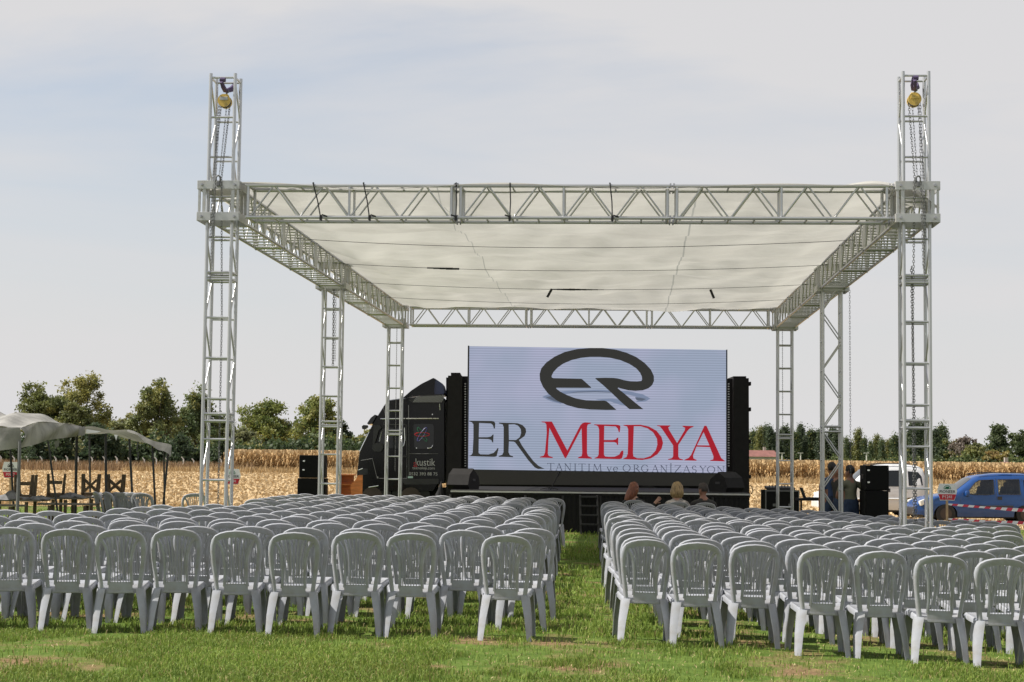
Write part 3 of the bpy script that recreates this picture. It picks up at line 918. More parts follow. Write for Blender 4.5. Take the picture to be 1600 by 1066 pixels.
# right block
fr = [(1008, 1007, -.01), (1090, 1012, .0), (1178, 1013, .0), (1288, 1027, -.02), (1381, 1031, -.03), (1475, 1040, -.09), (1572, 1046, -.06), (1665, 1052, -.05)]
row0 = []
for (u, v, yw) in fr:
    g = at_ground(u, v); row0.append((g.x, g.y + 0.25, yw))
seat_row(row0, 'right', 0, 0)
PR = Vector((row0[0][0], row0[0][1]))
for k in range(1, 17):
    y = k * 0.93 - 0.12 + rc.uniform(-0.05, 0.05)
    sh = rc.uniform(-0.05, 0.05)
    base = PR + FW * y + LT * sh
    pts = []
    j = 0
    lim = 4.0 + (min(base.y, 26.5) - 13.5) * 0.27 - (0 if base.y < 27 else 1.6)
    while True:
        q = base + LT * (j * 0.468 + rc.uniform(-0.025, 0.025)) + FW * (rc.uniform(-0.05, 0.05) - 0.035 * j * max(0, 1 - k / 9) )
        if q.x > lim: break
        pts.append((q.x, q.y)); j += 1
    seat_row(pts, 'right', k, AV * -1)
# spare chairs by the tents
for i, u in enumerate((172, 188, 203, 213, 221, 232)):
    p = at(u, 775, 30.0 - 0.1 * i)
    place_chair((p.x, p.y), R(-62 + 9 * i) if i < 5 else R(-18), f'spare grey plastic chair turned sideways beside the tents, {ORD[i]} from the tables', 'spare chairs by the tents')
p = at(303, 780, 29.5)
place_chair((p.x, p.y), R(12), 'spare grey plastic chair standing alone left of the front left tower', 'spare chairs by the tents')
print('chairs', N_CH)

# ------------------------------------------------------------------ truck with the LED screen
def wbuild(b, name, mtl, parent, smooth=False):
    """build a part given in world coordinates under an unrotated parent"""
    o = Vector((0, 0, 0))
    q = parent
    while q is not None:
        o = o + Vector(q.location); q = q.parent
    b.v = [tuple(Vector(p) - o) for p in b.v]
    return b.build(name, mtl, parent, smooth)
def slab(poly_px, Y, depth, b=None):
    """prism from an outline given in photo pixels on the plane at distance Y, extruded away from the camera"""
    b = b or MB()
    pts = [at(u, v, Y) for (u, v) in poly_px]
    return b.prism([(p.x, p.z) for p in pts], (1, 0, 0), (0, 0, 1), (0, 1, 0), (0, Y, 0), depth)
def flat(loops_px, Y, b=None):
    """flat print on the plane at distance Y"""
    b = b or MB()
    loops = [[at(u, v, Y) for (u, v) in lp] for lp in loops_px]
    pts = [p for lp in loops for p in lp]
    tri = tessellate_polygon([[Vector((p.x, p.z, 0)) for p in lp] for lp in loops])
    return b.add(pts, [tuple(t) for t in tri])
def crop(o, pts, s=1600 / 210.0):
    return [(o[0] + x / s, o[1] + y / s) for (x, y) in pts]

YS = 44.3
gx = at(933, 740, YS)
LED = thing('led_screen', 'large lit LED screen with grey and red company lettering on the truck trailer', 'screen', (gx.x, YS, 1.0))
wbuild(slab([(733.5, 541), (1134.5, 547), (1134.5, 739.5), (731.5, 733.5)], YS, 0.18), 'panel', M['screen'], LED)
# cabinet edge joints, seen as a thin dark side frame
wbuild(slab([(731.0, 540.2), (733.2, 540.2), (731.2, 734), (729.0, 734)], YS + 0.03, 0.2), 'side_frame', M['plastic'], LED)
wbuild(slab([(1135.0, 546.4), (1136.6, 546.4), (1136.6, 740), (1135.0, 740)], YS + 0.03, 0.2), 'side_frame', M['plastic'], LED)
YL = YS - 0.006
a = (830, 535)
shadow_outer = [(130, 650), (250, 600), (450, 575), (800, 565), (1150, 580), (1330, 620), (1420, 670), (1360, 705), (1240, 715), (1290, 680), (1230, 640), (1050, 605), (800, 592), (550, 598), (400, 620), (330, 660), (360, 735), (230, 700)]
wbuild(flat([crop(a, shadow_outer)], YS - 0.003), 'logo_shadow', M['led_shadow'], LED)
wbuild(flat([crop(a, [(760, 680), (960, 670), (1110, 690), (1200, 720), (1190, 765), (1060, 745), (940, 705), (820, 690)])], YS - 0.003), 'logo_shadow', M['led_shadow'], LED)
wbuild(flat([crop(a, [(1235, 655), (1300, 660), (1370, 675), (1320, 697), (1255, 690)])], YS - 0.0045), 'logo_shadow', M['led_shadow2'], LED)
wbuild(flat([crop(a, [(170, 655), (235, 640), (330, 690), (380, 730), (260, 695)])], YS - 0.0045), 'logo_shadow', M['led_shadow2'], LED)
wbuild(flat([crop(a, [(440, 598), (560, 586), (760, 582), (960, 590), (960, 600), (760, 594), (560, 598)])], YS - 0.0045), 'logo_shadow', M['led_shadow2'], LED)
logo = [(1015, 805), (900, 806), (700, 800), (560, 785), (430, 750), (300, 690), (200, 610), (140, 530), (105, 450), (100, 380), (120, 310), (180, 240), (280, 170), (400, 115), (550, 80),
        (700, 68), (850, 68), (1000, 86), (1130, 122), (1250, 175), (1350, 245), (1425, 325), (1460, 400), (1462, 460), (1440, 510), (1400, 545), (1330, 572), (1240, 578), (1150, 570),
        (1090, 555), (1035, 540), (1030, 548), (1120, 620), (1240, 720), (1337, 797), (1170, 797), (1080, 720), (960, 605), (850, 505), (762, 432), (770, 425), (880, 422), (980, 424),
        (1030, 430), (1100, 450), (1180, 464), (1260, 466), (1310, 460), (1320, 445), (1318, 410), (1295, 360), (1250, 310), (1170, 258), (1060, 212), (940, 185), (820, 174), (700, 174),
        (590, 186), (480, 212), (380, 255), (310, 305), (265, 355), (243, 400), (245, 418), (265, 427), (595, 435), (610, 442), (716, 538), (710, 543), (300, 541), (298, 552), (350, 590),
        (430, 630), (530, 668), (650, 690), (760, 694), (870, 694), (900, 703)]
wbuild(flat([crop(a, logo)], YL), 'logo', M['led_grey'], LED)
bq, cq = (725, 645), (930, 645)
letters = [
 ('E', bq, M['led_grey'], [[(62, 95), (330, 98), (360, 105), (372, 125), (368, 190), (355, 188), (345, 150), (320, 128), (180, 122), (176, 292), (280, 292), (320, 285), (340, 262), (352, 258), (348, 355), (336, 352), (325, 325), (290, 315), (176, 312), (174, 480), (195, 495), (290, 497), (350, 480), (380, 450), (400, 420), (412, 425), (388, 520), (360, 526), (55, 518), (85, 505), (103, 480), (112, 300), (112, 140), (95, 115), (62, 105)]]),
 ('R', bq, M['led_grey'], [[(415, 118), (560, 122), (640, 125), (700, 150), (735, 190), (740, 230), (720, 280), (655, 325), (690, 390), (760, 490), (830, 580), (890, 635), (960, 668), (880, 670), (840, 650), (760, 560), (680, 450), (610, 355), (590, 345), (535, 342), (530, 470), (545, 505), (585, 520), (585, 530), (410, 525), (415, 515), (455, 500), (470, 470), (472, 300), (472, 170), (460, 140), (415, 128)], [(532, 140), (600, 138), (645, 155), (675, 195), (680, 240), (665, 290), (620, 325), (535, 325)]]),
 ('M', bq, M['led_red'], [[(922, 105), (1045, 105), (1060, 130), (1230, 450), (1385, 150), (1410, 125), (1440, 115), (1515, 120), (1510, 130), (1475, 140), (1465, 170), (1465, 480), (1475, 515), (1525, 540), (1520, 548), (1355, 542), (1360, 532), (1400, 515), (1407, 480), (1400, 185), (1215, 540), (1200, 540), (1017, 180), (1005, 330), (998, 490), (1010, 515), (1058, 530), (1055, 540), (900, 533), (905, 525), (950, 510), (965, 470), (985, 240), (980, 140), (965, 120), (925, 113)]]),
 ('E', cq, M['led_red'], [[(-12, 138), (250, 142), (285, 148), (300, 160), (297, 200), (290, 235), (280, 230), (268, 190), (245, 165), (108, 158), (105, 326), (210, 326), (245, 318), (262, 298), (275, 296), (273, 385), (262, 385), (252, 360), (225, 350), (105, 348), (105, 500), (118, 520), (160, 526), (230, 524), (285, 500), (310, 455), (335, 450), (335, 490), (318, 545), (290, 553), (-14, 545), (-5, 538), (25, 525), (40, 500), (46, 320), (46, 200), (35, 165), (15, 152), (-12, 147)]]),
 ('D', cq, M['led_red'], [[(335, 145), (540, 143), (640, 165), (730, 215), (790, 290), (808, 360), (790, 430), (740, 495), (660, 545), (560, 563), (480, 558), (330, 552), (335, 545), (370, 530), (387, 490), (392, 350), (392, 200), (380, 165), (335, 152)], [(460, 162), (540, 162), (620, 185), (690, 235), (735, 310), (740, 380), (720, 450), (660, 515), (580, 543), (500, 542), (455, 520), (450, 480), (455, 300)]]),
 ('Y', cq, M['led_red'], [[(735, 150), (895, 152), (893, 160), (870, 175), (880, 205), (975, 360), (1065, 210), (1070, 180), (1040, 165), (1040, 155), (1172, 160), (1170, 168), (1130, 185), (1100, 215), (990, 385), (990, 520), (1005, 545), (1048, 558), (1045, 565), (865, 560), (870, 552), (915, 540), (928, 515), (928, 390), (800, 200), (770, 165), (737, 158)]]),
 ('A', cq, M['led_red'], [[(1300, 155), (1325, 155), (1500, 540), (1545, 575), (1545, 580), (1368, 574), (1370, 565), (1405, 555), (1408, 520), (1365, 410), (1205, 405), (1165, 510), (1170, 545), (1208, 562), (1205, 572), (1060, 568), (1065, 558), (1110, 540), (1140, 505)], [(1290, 232), (1360, 390), (1212, 388)]]),
]
for ch, org, mt, lps in letters:
    wbuild(flat([crop(org, lp) for lp in lps], YL), 'letter', mt, LED)
# small serif capitals of the line below: strokes (x0, y0, x1, y1, half width), y down from cap line 0 to baseline 1
def arc(cx, cy, rx, ry, a0, a1, w0, w1, n=10):
    q = []
    for i in range(n):
        t0, t1 = a0 + (a1 - a0) * i / n, a0 + (a1 - a0) * (i + 1) / n
        ww = w0 + (w1 - w0) * abs(math.cos((t0 + t1) / 2))
        q.append((cx + rx * math.cos(t0), cy + ry * math.sin(t0), cx + rx * math.cos(t1), cy + ry * math.sin(t1), ww))
    return q
TK, TN = 0.055, 0.028
GL = {'T': [(.5, 0, .5, 1, TK), (0, .02, 1, .02, TN), (0.02, 0, 0.02, .16, TN), (.98, 0, .98, .16, TN), (.3, .98, .7, .98, TN)],
      'A': [(.5, 0, .1, 1, TN), (.5, 0, .9, 1, TK), (.25, .64, .75, .64, TN), (0, .98, .24, .98, TN), (.74, .98, 1.02, .98, TN)],
      'N': [(.14, 0, .14, 1, TN), (.12, 0, .88, 1, TK), (.88, 0, .88, 1, TN), (0, .02, .2, .02, TN), (.74, .02, 1.02, .02, TN), (.02, .98, .28, .98, TN)],
      'I': [(.5, 0, .5, 1, TK), (.0, .02, 1, .02, TN), (.0, .98, 1, .98, TN)],
      'M': [(.16, 0, .08, 1, TN), (.16, 0, .5, .92, TK), (.84, 0, .5, .92, TN), (.84, 0, .9, 1, TK), (0, .98, .22, .98, TN), (.76, .98, 1.04, .98, TN)],
      'R': [(.18, 0, .18, 1, TK), (.05, .02, .5, .02, TN), (0, .98, .36, .98, TN), (.18, .52, .5, .52, TN), (.45, .5, .98, 1, TK)] + arc(.46, .27, .3, .25, -math.pi / 2, math.pi / 2, TN, TK),
      'O': arc(.5, .5, .48, .49, 0, 2 * math.pi, TN, TK, 18), 'G': arc(.52, .5, .48, .49, .5, 2 * math.pi - .6, TN, TK, 16) + [(.92, .58, .92, .9, TK), (.72, .58, 1.04, .58, TN)],
      'Z': [(.05, .02, .95, .02, TN), (.92, 0, .06, .98, TK), (.05, .98, .97, .98, TN), (.06, 0, .06, .16, TN), (.96, .82, .96, 1, TN)],
      'S': arc(.5, .26, .38, .25, -0.3, -math.pi * 1.5, TN, TK, 10) + arc(.5, .75, .42, .24, -math.pi / 2, math.pi * .85, TN, TK, 10),
      'Y': [(.08, 0, .5, .52, TK), (.92, 0, .5, .52, TN), (.5, .5, .5, 1, TK), (0, .02, .26, .02, TN), (.76, .02, 1.02, .02, TN), (.32, .98, .68, .98, TN)],
      'v': [(.08, .38, .5, 1, TK), (.92, .38, .5, 1, TN), (0, .39, .26, .39, TN), (.74, .39, 1.02, .39, TN)],
      'e': arc(.5, .69, .45, .31, .7, 2 * math.pi, TN, TK, 14) + [(.08, .66, .94, .66, TN)]}
sub = [('T', -570, -487), ('A', -472, -390), ('N', -367, -287), ('I', -252, -225), ('T', -197, -117), ('I', -86, -60), ('M', -27, 78), ('v', 140, 195), ('e', 215, 270), ('O', 330, 418), ('R', 452, 530),
       ('G', 548, 632), ('A', 672, 755), ('N', 775, 858), ('I', 888, 914), ('Z', 945, 1025), ('A', 1042, 1132), ('S', 1150, 1207), ('Y', 1243, 1322), ('O', 1335, 1425), ('N', 1450, 1540)]
for k, (ch, x0, x1) in enumerate(sub):
    ytop = 601 + (x0 + 570) * 0.0185
    b = MB()
    strokes = list(GL[ch])
    if k == 14: strokes.append((.25, -.2, .75, -.2, .075))
    W, H = x1 - x0, 84.0
    for (sx, sy, ex, ey, hw) in strokes:
        p, q = Vector((x0 + sx * W, ytop + sy * H)), Vector((x0 + ex * W, ytop + ey * H))
        d = (q - p)
        if d.length < 1e-3: continue
        n = Vector((-d.y, d.x)).normalized() * hw * H
        e = d.normalized() * 1.2
        flat([crop(cq, [tuple(p + n - e), tuple(q + n + e), tuple(q - n + e), tuple(p - n - e)])], YL, b)
    wbuild(b, 'letter', M['led_ink'], LED)

# trailer ----------------------------------------------------------
TR = thing('screen_trailer', 'black trailer with tall end columns holding the LED screen', 'trailer', (gx.x, YS + 1.0, gz(gx.x)))
wbuild(slab([(700, 587), (722, 587), (720, 778), (697, 778)], YS + 0.05, 2.2), 'end_column', M['black_matte'], TR)
wbuild(slab([(704.5, 582.5), (719, 582.5), (719, 588), (704.5, 588)], YS + 0.2, 1.2), 'column_cap', M['black_matte'], TR)
wbuild(slab([(722, 588), (733, 588), (731, 772), (720, 772)], YS + 0.35, 0.4), 'inner_frame', M['black_matte'], TR)
wbuild(slab([(1147, 591), (1170, 591), (1171, 790), (1146, 790)], YS + 0.05, 2.2), 'end_column', M['black_matte'], TR)
wbuild(slab([(1146, 588), (1166, 588), (1166, 592), (1146, 592)], YS + 0.2, 1.2), 'column_cap', M['black_matte'], TR)
wbuild(slab([(1134.5, 592), (1147, 592), (1147, 772), (1134.5, 772)], YS + 0.35, 0.4), 'inner_frame', M['black_matte'], TR)
for u, s in ((727, 1), (1138.5, 1)):                # notched racks beside the screen
    b = MB()
    for v in np.arange(600, 732, 4.0):
        p = at(u, v, YS + 0.30); b.box(p, (0.035, 0.06, 0.03))
    o = wbuild(b, 'rack', M['steel'], TR); o['kind'] = 'stuff'
for v in (600, 640, 690, 745):
    p = at(1171, v, YS + .3); wbuild(MB().box(p, (0.05, 0.3, 0.10), bevel=.01), 'hinge', M['black_matte'], TR)
pz = at(1172, 765, YS + .2)
wbuild(MB().tube([pz + Vector((0, 0, .1)), pz + Vector((.05, 0, .06)), pz + Vector((.07, 0, -.05)), pz + Vector((.03, 0, -.12))], 0.012, 6), 'handle', M['black_matte'], TR)
wbuild(slab([(734, 731), (1146, 737), (1146, 760), (734, 757)], YS + 0.02, 0.5), 'screen_base', M['grey_panel'], TR)
wbuild(slab([(697, 757), (1170, 760), (1170, 800), (697, 796)], YS + 0.15, 2.2), 'trailer_bed', M['black_matte'], TR)
wbuild(slab([(640, 768), (699, 762), (699, 812), (640, 812)], YS + 0.6, 1.6), 'coupling', M['black_matte'], TR)
wbuild(slab([(697, 590), (733, 590), (733, 780), (697, 780)], YS + 2.26, 0.1), 'back_wall', M['black_matte'], TR)
for u in (1010, 1065, 1120):
    p = at(u, 800, YS + 0.5); g = gz(p.x)
    for dy in (0.2, 1.9):
        w = MB().cyl((p.x, YS + dy, g + 0.5), (0, 1, 0), 0.5, 0.3, 24)
        wo = wbuild(w, 'wheel', M['rubber'], TR, smooth=True)
        wbuild(MB().cyl((p.x, YS + dy - 0.16, g + 0.5), (0, 1, 0), 0.26, 0.03, 16), 'hub', M['hub'], wo)

# tractor unit -----------------------------------------------------
YC = 44.7
gc = at(630, 780, YC)
CAB = thing('truck_cab', 'black truck cab with coloured atom logo and lettering, nose to the left', 'truck', (gc.x, YC + 1.2, gz(gc.x)))
s5 = 1015 / 200.0
def c5(pts): return crop((540, 570), pts, s5)
prof = [(98, 1010), (90, 960), (88, 870), (100, 770), (108, 700), (128, 640), (170, 560), (210, 478), (232, 440), (262, 390), (300, 330), (325, 293), (350, 278), (450, 264), (640, 258), (775, 258), (790, 280), (792, 940), (740, 945), (700, 1010)]
pp = [at(u, v, YC) for (u, v) in c5(prof)]
bm_b = MB()
n = len(pp)
rings = []
for (dy, ins) in ((0.06, 0.05), (0.0, 0.14), (0.0, 2.31), (0.06, 2.40)):
    rings.append((dy, ins))
cx = sum(p.x for p in pp) / n; cz = sum(p.z for p in pp) / n
vs = []
for (sh, y) in rings:
    for p in pp:
        k = 1 - sh * 0.35
        vs.append((cx + (p.x - cx) * k, YC - 0.1 + y, cz + (p.z - cz) * k))
fs = []
for i in range(3):
    for k in range(n):
        fs.append((i * n + k, i * n + (k + 1) % n, (i + 1) * n + (k + 1) % n, (i + 1) * n + k))
tri = tessellate_polygon([[Vector((p.x, p.z, 0)) for p in pp]])
fs += [tuple(t) for t in tri] + [tuple(3 * n + i for i in t) for t in tri]
wbuild(bm_b.add(vs, fs), 'body', M['black'], CAB, smooth=35)
YF = YC - 0.055
defl = [(455, 262), (520, 205), (600, 152), (695, 105), (712, 112), (700, 200), (705, 238), (530, 250)]
wbuild(slab(c5(defl), YC + 0.15, 1.9), 'roof_deflector', M['black'], CAB, smooth=35)
wbuild(slab(c5([(712, 112), (768, 150), (786, 222), (772, 236), (705, 238), (700, 200)]), YC + 0.2, 1.8), 'deflector_end', M['blue_lamp'], CAB)
fair = wbuild(slab(c5([(505, 285), (530, 262), (640, 238), (760, 232), (780, 262), (782, 300), (740, 305), (530, 303)]), YC - 0.09, 0.1), 'side_fairing', M['plastic'], CAB)
b = MB()
for k in range(22):
    x = 535 + k * 10.5
    y0 = 298
    slab(c5([(x, y0), (x + 4, y0), (x + 34, 252 - k * 0.5), (x + 30, 252 - k * 0.5)]), YC - 0.098, 0.006, b)
o = wbuild(b, 'grille_slats', M['decal_grey'], fair); o['kind'] = 'stuff'
visor = [(170, 465), (200, 420), (232, 396), (246, 400), (225, 440), (205, 470), (180, 475)]
wbuild(slab(c5(visor), YC - 0.12, 2.5), 'sun_visor', M['glass_dark'], CAB, smooth=35)
wbuild(slab(c5([(116, 690), (140, 640), (200, 500), (214, 482), (228, 486), (180, 590), (135, 690)]), YC + 0.02, 2.15), 'windscreen', M['glass_dark'], CAB)
wbuild(MB().tube([at(*c5([(112, 688)])[0], YF), at(*c5([(150, 610)])[0], YF), at(*c5([(212, 484)])[0], YF)], 0.014, 6), 'windscreen_trim', M['chrome'], CAB)
mir = wbuild(slab(c5([(128, 490), (140, 478), (172, 480), (178, 495), (150, 514), (132, 510)]), YC - 0.22, 0.16), 'kerb_mirror', M['plastic'], CAB)
wbuild(slab(c5([(215, 625), (250, 620), (290, 625), (298, 660), (280, 690), (230, 690), (208, 665)]), YC - 0.26, 0.14), 'mirror', M['plastic'], CAB, smooth=35)
wbuild(slab(c5([(222, 480), (270, 480), (285, 500), (262, 520), (232, 620), (214, 625)]), YC - 0.24, 0.10), 'mirror', M['plastic'], CAB, smooth=35)
win = wbuild(slab(c5([(305, 500), (440, 500), (462, 520), (466, 600), (455, 650), (430, 665), (262, 660), (270, 600)]), YC - 0.062, 0.02), 'side_window', M['glass_dark'], CAB)
wbuild(MB().tube([at(u, v, YC - .065) for (u, v) in c5([(466, 500), (470, 600), (462, 640), (440, 660)])], 0.010, 6), 'window_trim', M['chrome'], win)
wbuild(MB().tube([at(u, v, YC - .065) for (u, v) in c5([(268, 610), (282, 540), (296, 512)])], 0.018, 6), 'window_trim', M['chrome'], win)
b = MB()
for (x0, x1) in ((275, 470), (478, 652), (655, 688), (694, 722), (726, 738)):
    b.tube([at(*c5([(x0, 430 if x0 < 300 else 427)])[0], YC - .065), at(*c5([(x1, 427)])[0], YC - .065)], 0.014, 6)
wbuild(b, 'chrome_strip', M['chrome'], CAB)
hatch = wbuild(slab(c5([(545, 470), (690, 470), (700, 490), (698, 640), (680, 665), (560, 668), (545, 650), (538, 490)]), YC - 0.066, 0.02), 'sleeper_window', M['glass_dark'], CAB)
wbuild(MB().tube([at(u, v, YC - .07) for (u, v) in c5([(655, 664), (680, 658), (692, 640)])], 0.010, 6), 'window_trim', M['chrome'], hatch)
for rot, mt, rx in ((0.0, 'decal_red', 58), (0.98, 'decal_green', 64), (-0.98, 'decal_blue', 64)):
    ring = []
    for q in np.linspace(0, 2 * math.pi, 33):
        x, y = rx * math.cos(q), 15 * math.sin(q)
        X, Yy = 607 + x * math.cos(rot) - y * math.sin(rot), 553 + x * math.sin(rot) + y * math.cos(rot)
        ring.append(at(*c5([(X, Yy)])[0], YC - .073 - 0.002 * abs(rot)))
    wbuild(MB().tube(ring, 0.013 if rot == 0 else 0.011, 5, cap=False), 'atom_logo', M[mt], hatch)
def cab_text(body, x, y, size, mt, xs=1.0):
    p = at(*c5([(x, y)])[0], YC - 0.068) - Vector(CAB.location)
    text(body, size, M[mt], CAB, p, (math.pi / 2, ROLL * 0, 0), xs=xs)
cab_text('a', 553, 786, 0.25, 'decal_red')
cab_text('kustik', 630, 776, 0.27, 'decal_grey', 0.80)
cab_text('teknoloji.com', 619, 820, 0.105, 'decal_grey', 1.0)
cab_text('0532 393 88 75', 616, 867, 0.115, 'decal_grey', 1.02)
wbuild(flat([c5([(494, 885), (534, 885), (534, 900), (494, 900)])], YC - 0.068), 'sticker', M['decal_pale'], CAB)
wbuild(slab(c5([(430, 905), (738, 905), (738, 945), (660, 950), (470, 950)]), YC - 0.075, 0.05), 'side_skirt', M['plastic'], CAB)
wbuild(MB().tube([at(*c5([(794, 300)])[0], YC + .1), at(*c5([(800, 560)])[0], YC + .1), at(*c5([(794, 935)])[0], YC + .1)], 0.022, 6), 'air_pipe', M['chrome'], CAB)
for seam in ([(300, 474), (480, 474), (486, 700), (486, 902), (250, 902), (212, 740)], [(500, 320), (502, 610), (502, 902)], [(505, 706), (735, 706)], [(300, 330), (320, 420), (300, 474)], [(120, 760), (210, 745)]):
    wbuild(MB().tube([at(u, v, YC - .058) for (u, v) in c5(seam)], 0.007, 5), 'panel_seam', M['pole_grey'], CAB)
wbuild(slab(c5([(448, 722), (482, 722), (482, 734), (448, 734)]), YC - 0.085, 0.03), 'door_handle', M['plastic'], CAB)
hl = wbuild(slab(c5([(100, 838), (140, 822), (175, 826), (180, 870), (102, 880)]), YC - 0.085, 0.05), 'headlight', M['glass_dark'], CAB)
wbuild(MB().tube([at(u, v, YC - .092) for (u, v) in c5([(102, 836), (135, 823)])], 0.009, 5), 'headlight_highlight', M['chrome'], hl)  # highlight line over the headlight, built in as a chrome strip
wbuild(MB().tube([at(u, v, YC - .085) for (u, v) in c5([(182, 972), (260, 960)])], 0.010, 5), 'bumper_highlight', M['chrome'], CAB)  # chrome tube added as the bright line of light on the bumper
for (x, y) in ((255, 892), (688, 394), (562, 661), (652, 661)):
    wbuild(MB().cyl(at(*c5([(x, y)])[0], YC - .075), (0, 1, 0), 0.016, 0.02, 8), 'chrome_glint', M['chrome'], CAB)  # glints on the cab, added as small chrome discs
wbuild(MB().tube([at(*c5([(746, 310)])[0], YC - .065), at(*c5([(750, 360)])[0], YC - .065)], 0.012, 6), 'grab_rail', M['chrome'], CAB)
for x in (215, 520):
    for dy in (0.12, 2.0):
        c = at(*c5([(x, 1010)])[0], YC + dy); c.z = gz(c.x) + 0.5
        w = wbuild(MB().cyl(c, (0, 1, 0), 0.5, 0.30, 24), 'wheel', M['rubber'], CAB, smooth=True)
        wbuild(MB().cyl(c - Vector((0, 0.16, 0)), (0, 1, 0), 0.27, 0.03, 16), 'hub', M['hub'], w)
wbuild(slab(c5([(100, 990), (700, 985), (700, 1060), (110, 1060)]), YC + 0.35, 1.5), 'chassis', M['black_matte'], CAB)

# ------------------------------------------------------------------ stage in front of the truck
YP = 37.2
g0 = gz(at(900, 800, YP).x)
STG = thing('stage', 'low black stage with cloth skirt in front of the trailer', 'stage', (at(930, 800, YP).x, YP, g0))
x0, x1 = at(704, 770, YP).x, at(1172, 770, YP).x
zt = at(930, 768, YP).z
def sbox(c, s, name, mt, parent=STG, bevel=0.0):
    return wbuild(MB().box(c, s, bevel=bevel), name, M[mt], parent)
sbox(((x0 + x1) / 2, YP + 3.1, zt - 0.05), (x1 - x0, 6.2, 0.10), 'deck', 'black_matte')
nsk = 8
for k in range(nsk):
    xa, xb = x0 + (x1 - x0) * k / nsk, x0 + (x1 - x0) * (k + 1) / nsk
    b = MB(); vs = []
    m = 24
    for i in range(m + 1):
        x = xa + 0.01 + (xb - xa - 0.02) * i / m
        y = YP + 0.03 + 0.018 * math.sin(i * 1.9 + k)
        vs += [(x, y, gz(x)), (x, y, zt - 0.103)]
    b.add(vs, [(2 * i, 2 * i + 2, 2 * i + 3, 2 * i + 1) for i in range(m)])
    wbuild(b, 'skirt_panel', M['skirt'], STG, smooth='full')
    wbuild(MB().tube([(xa, YP - 0.01, gz(xa)), (xa, YP - 0.01, zt - 0.10)], 0.025, 8), 'leg', M['steps'], STG)
sbox(((x0 + x1) / 2, YP - 0.012, zt - 0.03), (x1 - x0, 0.02, 0.035), 'edge_rail', 'alu_plate')
STP = thing('stage_steps', 'dark metal steps up to the stage at the end of the aisle', 'steps', (at(920, 800, YP).x, YP - 0.5, gz(1.7)))
xa, xb = at(907, 800, YP - .4).x, at(934, 800, YP - .4).x
for k in range(4):
    z = 0.2 + 0.19 * k
    p = wbuild(MB().box(((xa + xb) / 2, YP - 0.62 + 0.16 * k, g0 + z), (xb - xa, 0.16, 0.03)), 'tread', M['steps'], STP)
for x in (xa, xb):
    wbuild(MB().prism([(YP - 0.72, g0), (YP - 0.62, g0), (YP - 0.05, zt - 0.14), (YP - 0.05, zt - 0.08), (YP - 0.12, zt - 0.08)], (0, 1, 0), (0, 0, 1), (1, 0, 0), (x - 0.02, 0, 0), 0.04), 'stringer', M['steps'], STP)

def wedge(u0, u1, vt, vb, Y, label, turn):
    c = at((u0 + u1) / 2, vb, Y)
    t = thing('monitor_speaker', label, 'speaker', (c.x, Y, zt), turn, 'wedge monitors on the stage')
    w = (u1 - u0) * Y / F
    h = (vb - vt) * Y / F
    pr = [(-0.26, 0.0), (0.22, 0.0), (0.30, 0.10), (0.22, h * 0.72), (0.02, h), (-0.24, h * 0.62), (-0.30, h * 0.3)]
    MB().prism(pr, (0, -1, 0), (0, 0, 1), (1, 0, 0), (-w / 2, 0, 0.0), w).build('cabinet', M['black_matte'], t)
    MB().prism([(-0.255, h * 0.60), (0.0, h - 0.01), (0.01, h + 0.005), (-0.262, h * 0.62)], (0, -1, 0), (0, 0, 1), (1, 0, 0), (-w / 2 + 0.03, 0, 0.0), w - 0.06).build('front_grille', M['black_box'], t)
    for s in (-1, 1):
        MB().box((s * (w / 2 + 0.004), 0.0, h * 0.45), (0.012, 0.14, 0.05), bevel=0.004).build('handle', M['plastic'], t)
wedge(706, 742, 731, 763, YP + 1.0, 'brownish black wedge monitor at the left end of the stage', R(-24))
wedge(1116, 1154, 739, 770, YP + 1.2, 'black wedge monitor at the right end of the stage', R(38))
# microphone stand lying slanted against the light base panel
p0, p1 = at(873, 741, YP + 1.6), at(858, 768, YP + 1.6)
MS = thing('microphone_stand', 'thin black microphone stand leaning on the stage below the screen lettering', 'stand', (p1.x, YP + 1.6, zt))
wbuild(MB().tube([p0, p1 + Vector((0, 0, -0.02))], 0.012, 6), 'boom', M['strap'], MS)
wbuild(MB().tube([p0 + Vector((-.02, 0, -.05)), p0 + Vector((.02, 0, .06))], [0.018, 0.032], 8), 'microphone', M['strap'], MS)
for dx, dy in ((-.2, -.1), (.2, -.1), (0, .22)):
    wbuild(MB().tube([(p1.x, YP + 1.6, zt + 0.05), (p1.x + dx, YP + 1.6 + dy, zt + 0.012)], 0.010, 6), 'leg', M['strap'], MS)
# dark crumpled cloth heap left of the stage
c = at(682, 770, YP + .4)
b = MB()
n = 26
vs = []
for j in range(10):
    for i in range(n):
        t = 2 * math.pi * i / n; k = 1 - j / 9.0
        r = k * (1 + 0.16 * math.sin(5 * t + j) + 0.1 * math.sin(9 * t - 2 * j))
        vs.append((c.x + 0.26 * r * math.cos(t) + 0.10 * (1 - k), c.y + 0.3 * r * math.sin(t), gz(c.x) + 1.02 * (1 - k) ** 1.0 + 0.02 * math.sin(7 * t + j)))
b.add(vs, [(j * n + i, j * n + (i + 1) % n, (j + 1) * n + (i + 1) % n, (j + 1) * n + i) for j in range(9) for i in range(n)])
for q in range(n): b.v[-n + q] = b.v[-n]
CL = thing('cloth_heap', 'heap of black cloth beside the left end of the stage', 'cloth', (c.x, c.y, gz(c.x)))
wbuild(b, 'fabric', M['skirt'], CL, smooth='full')

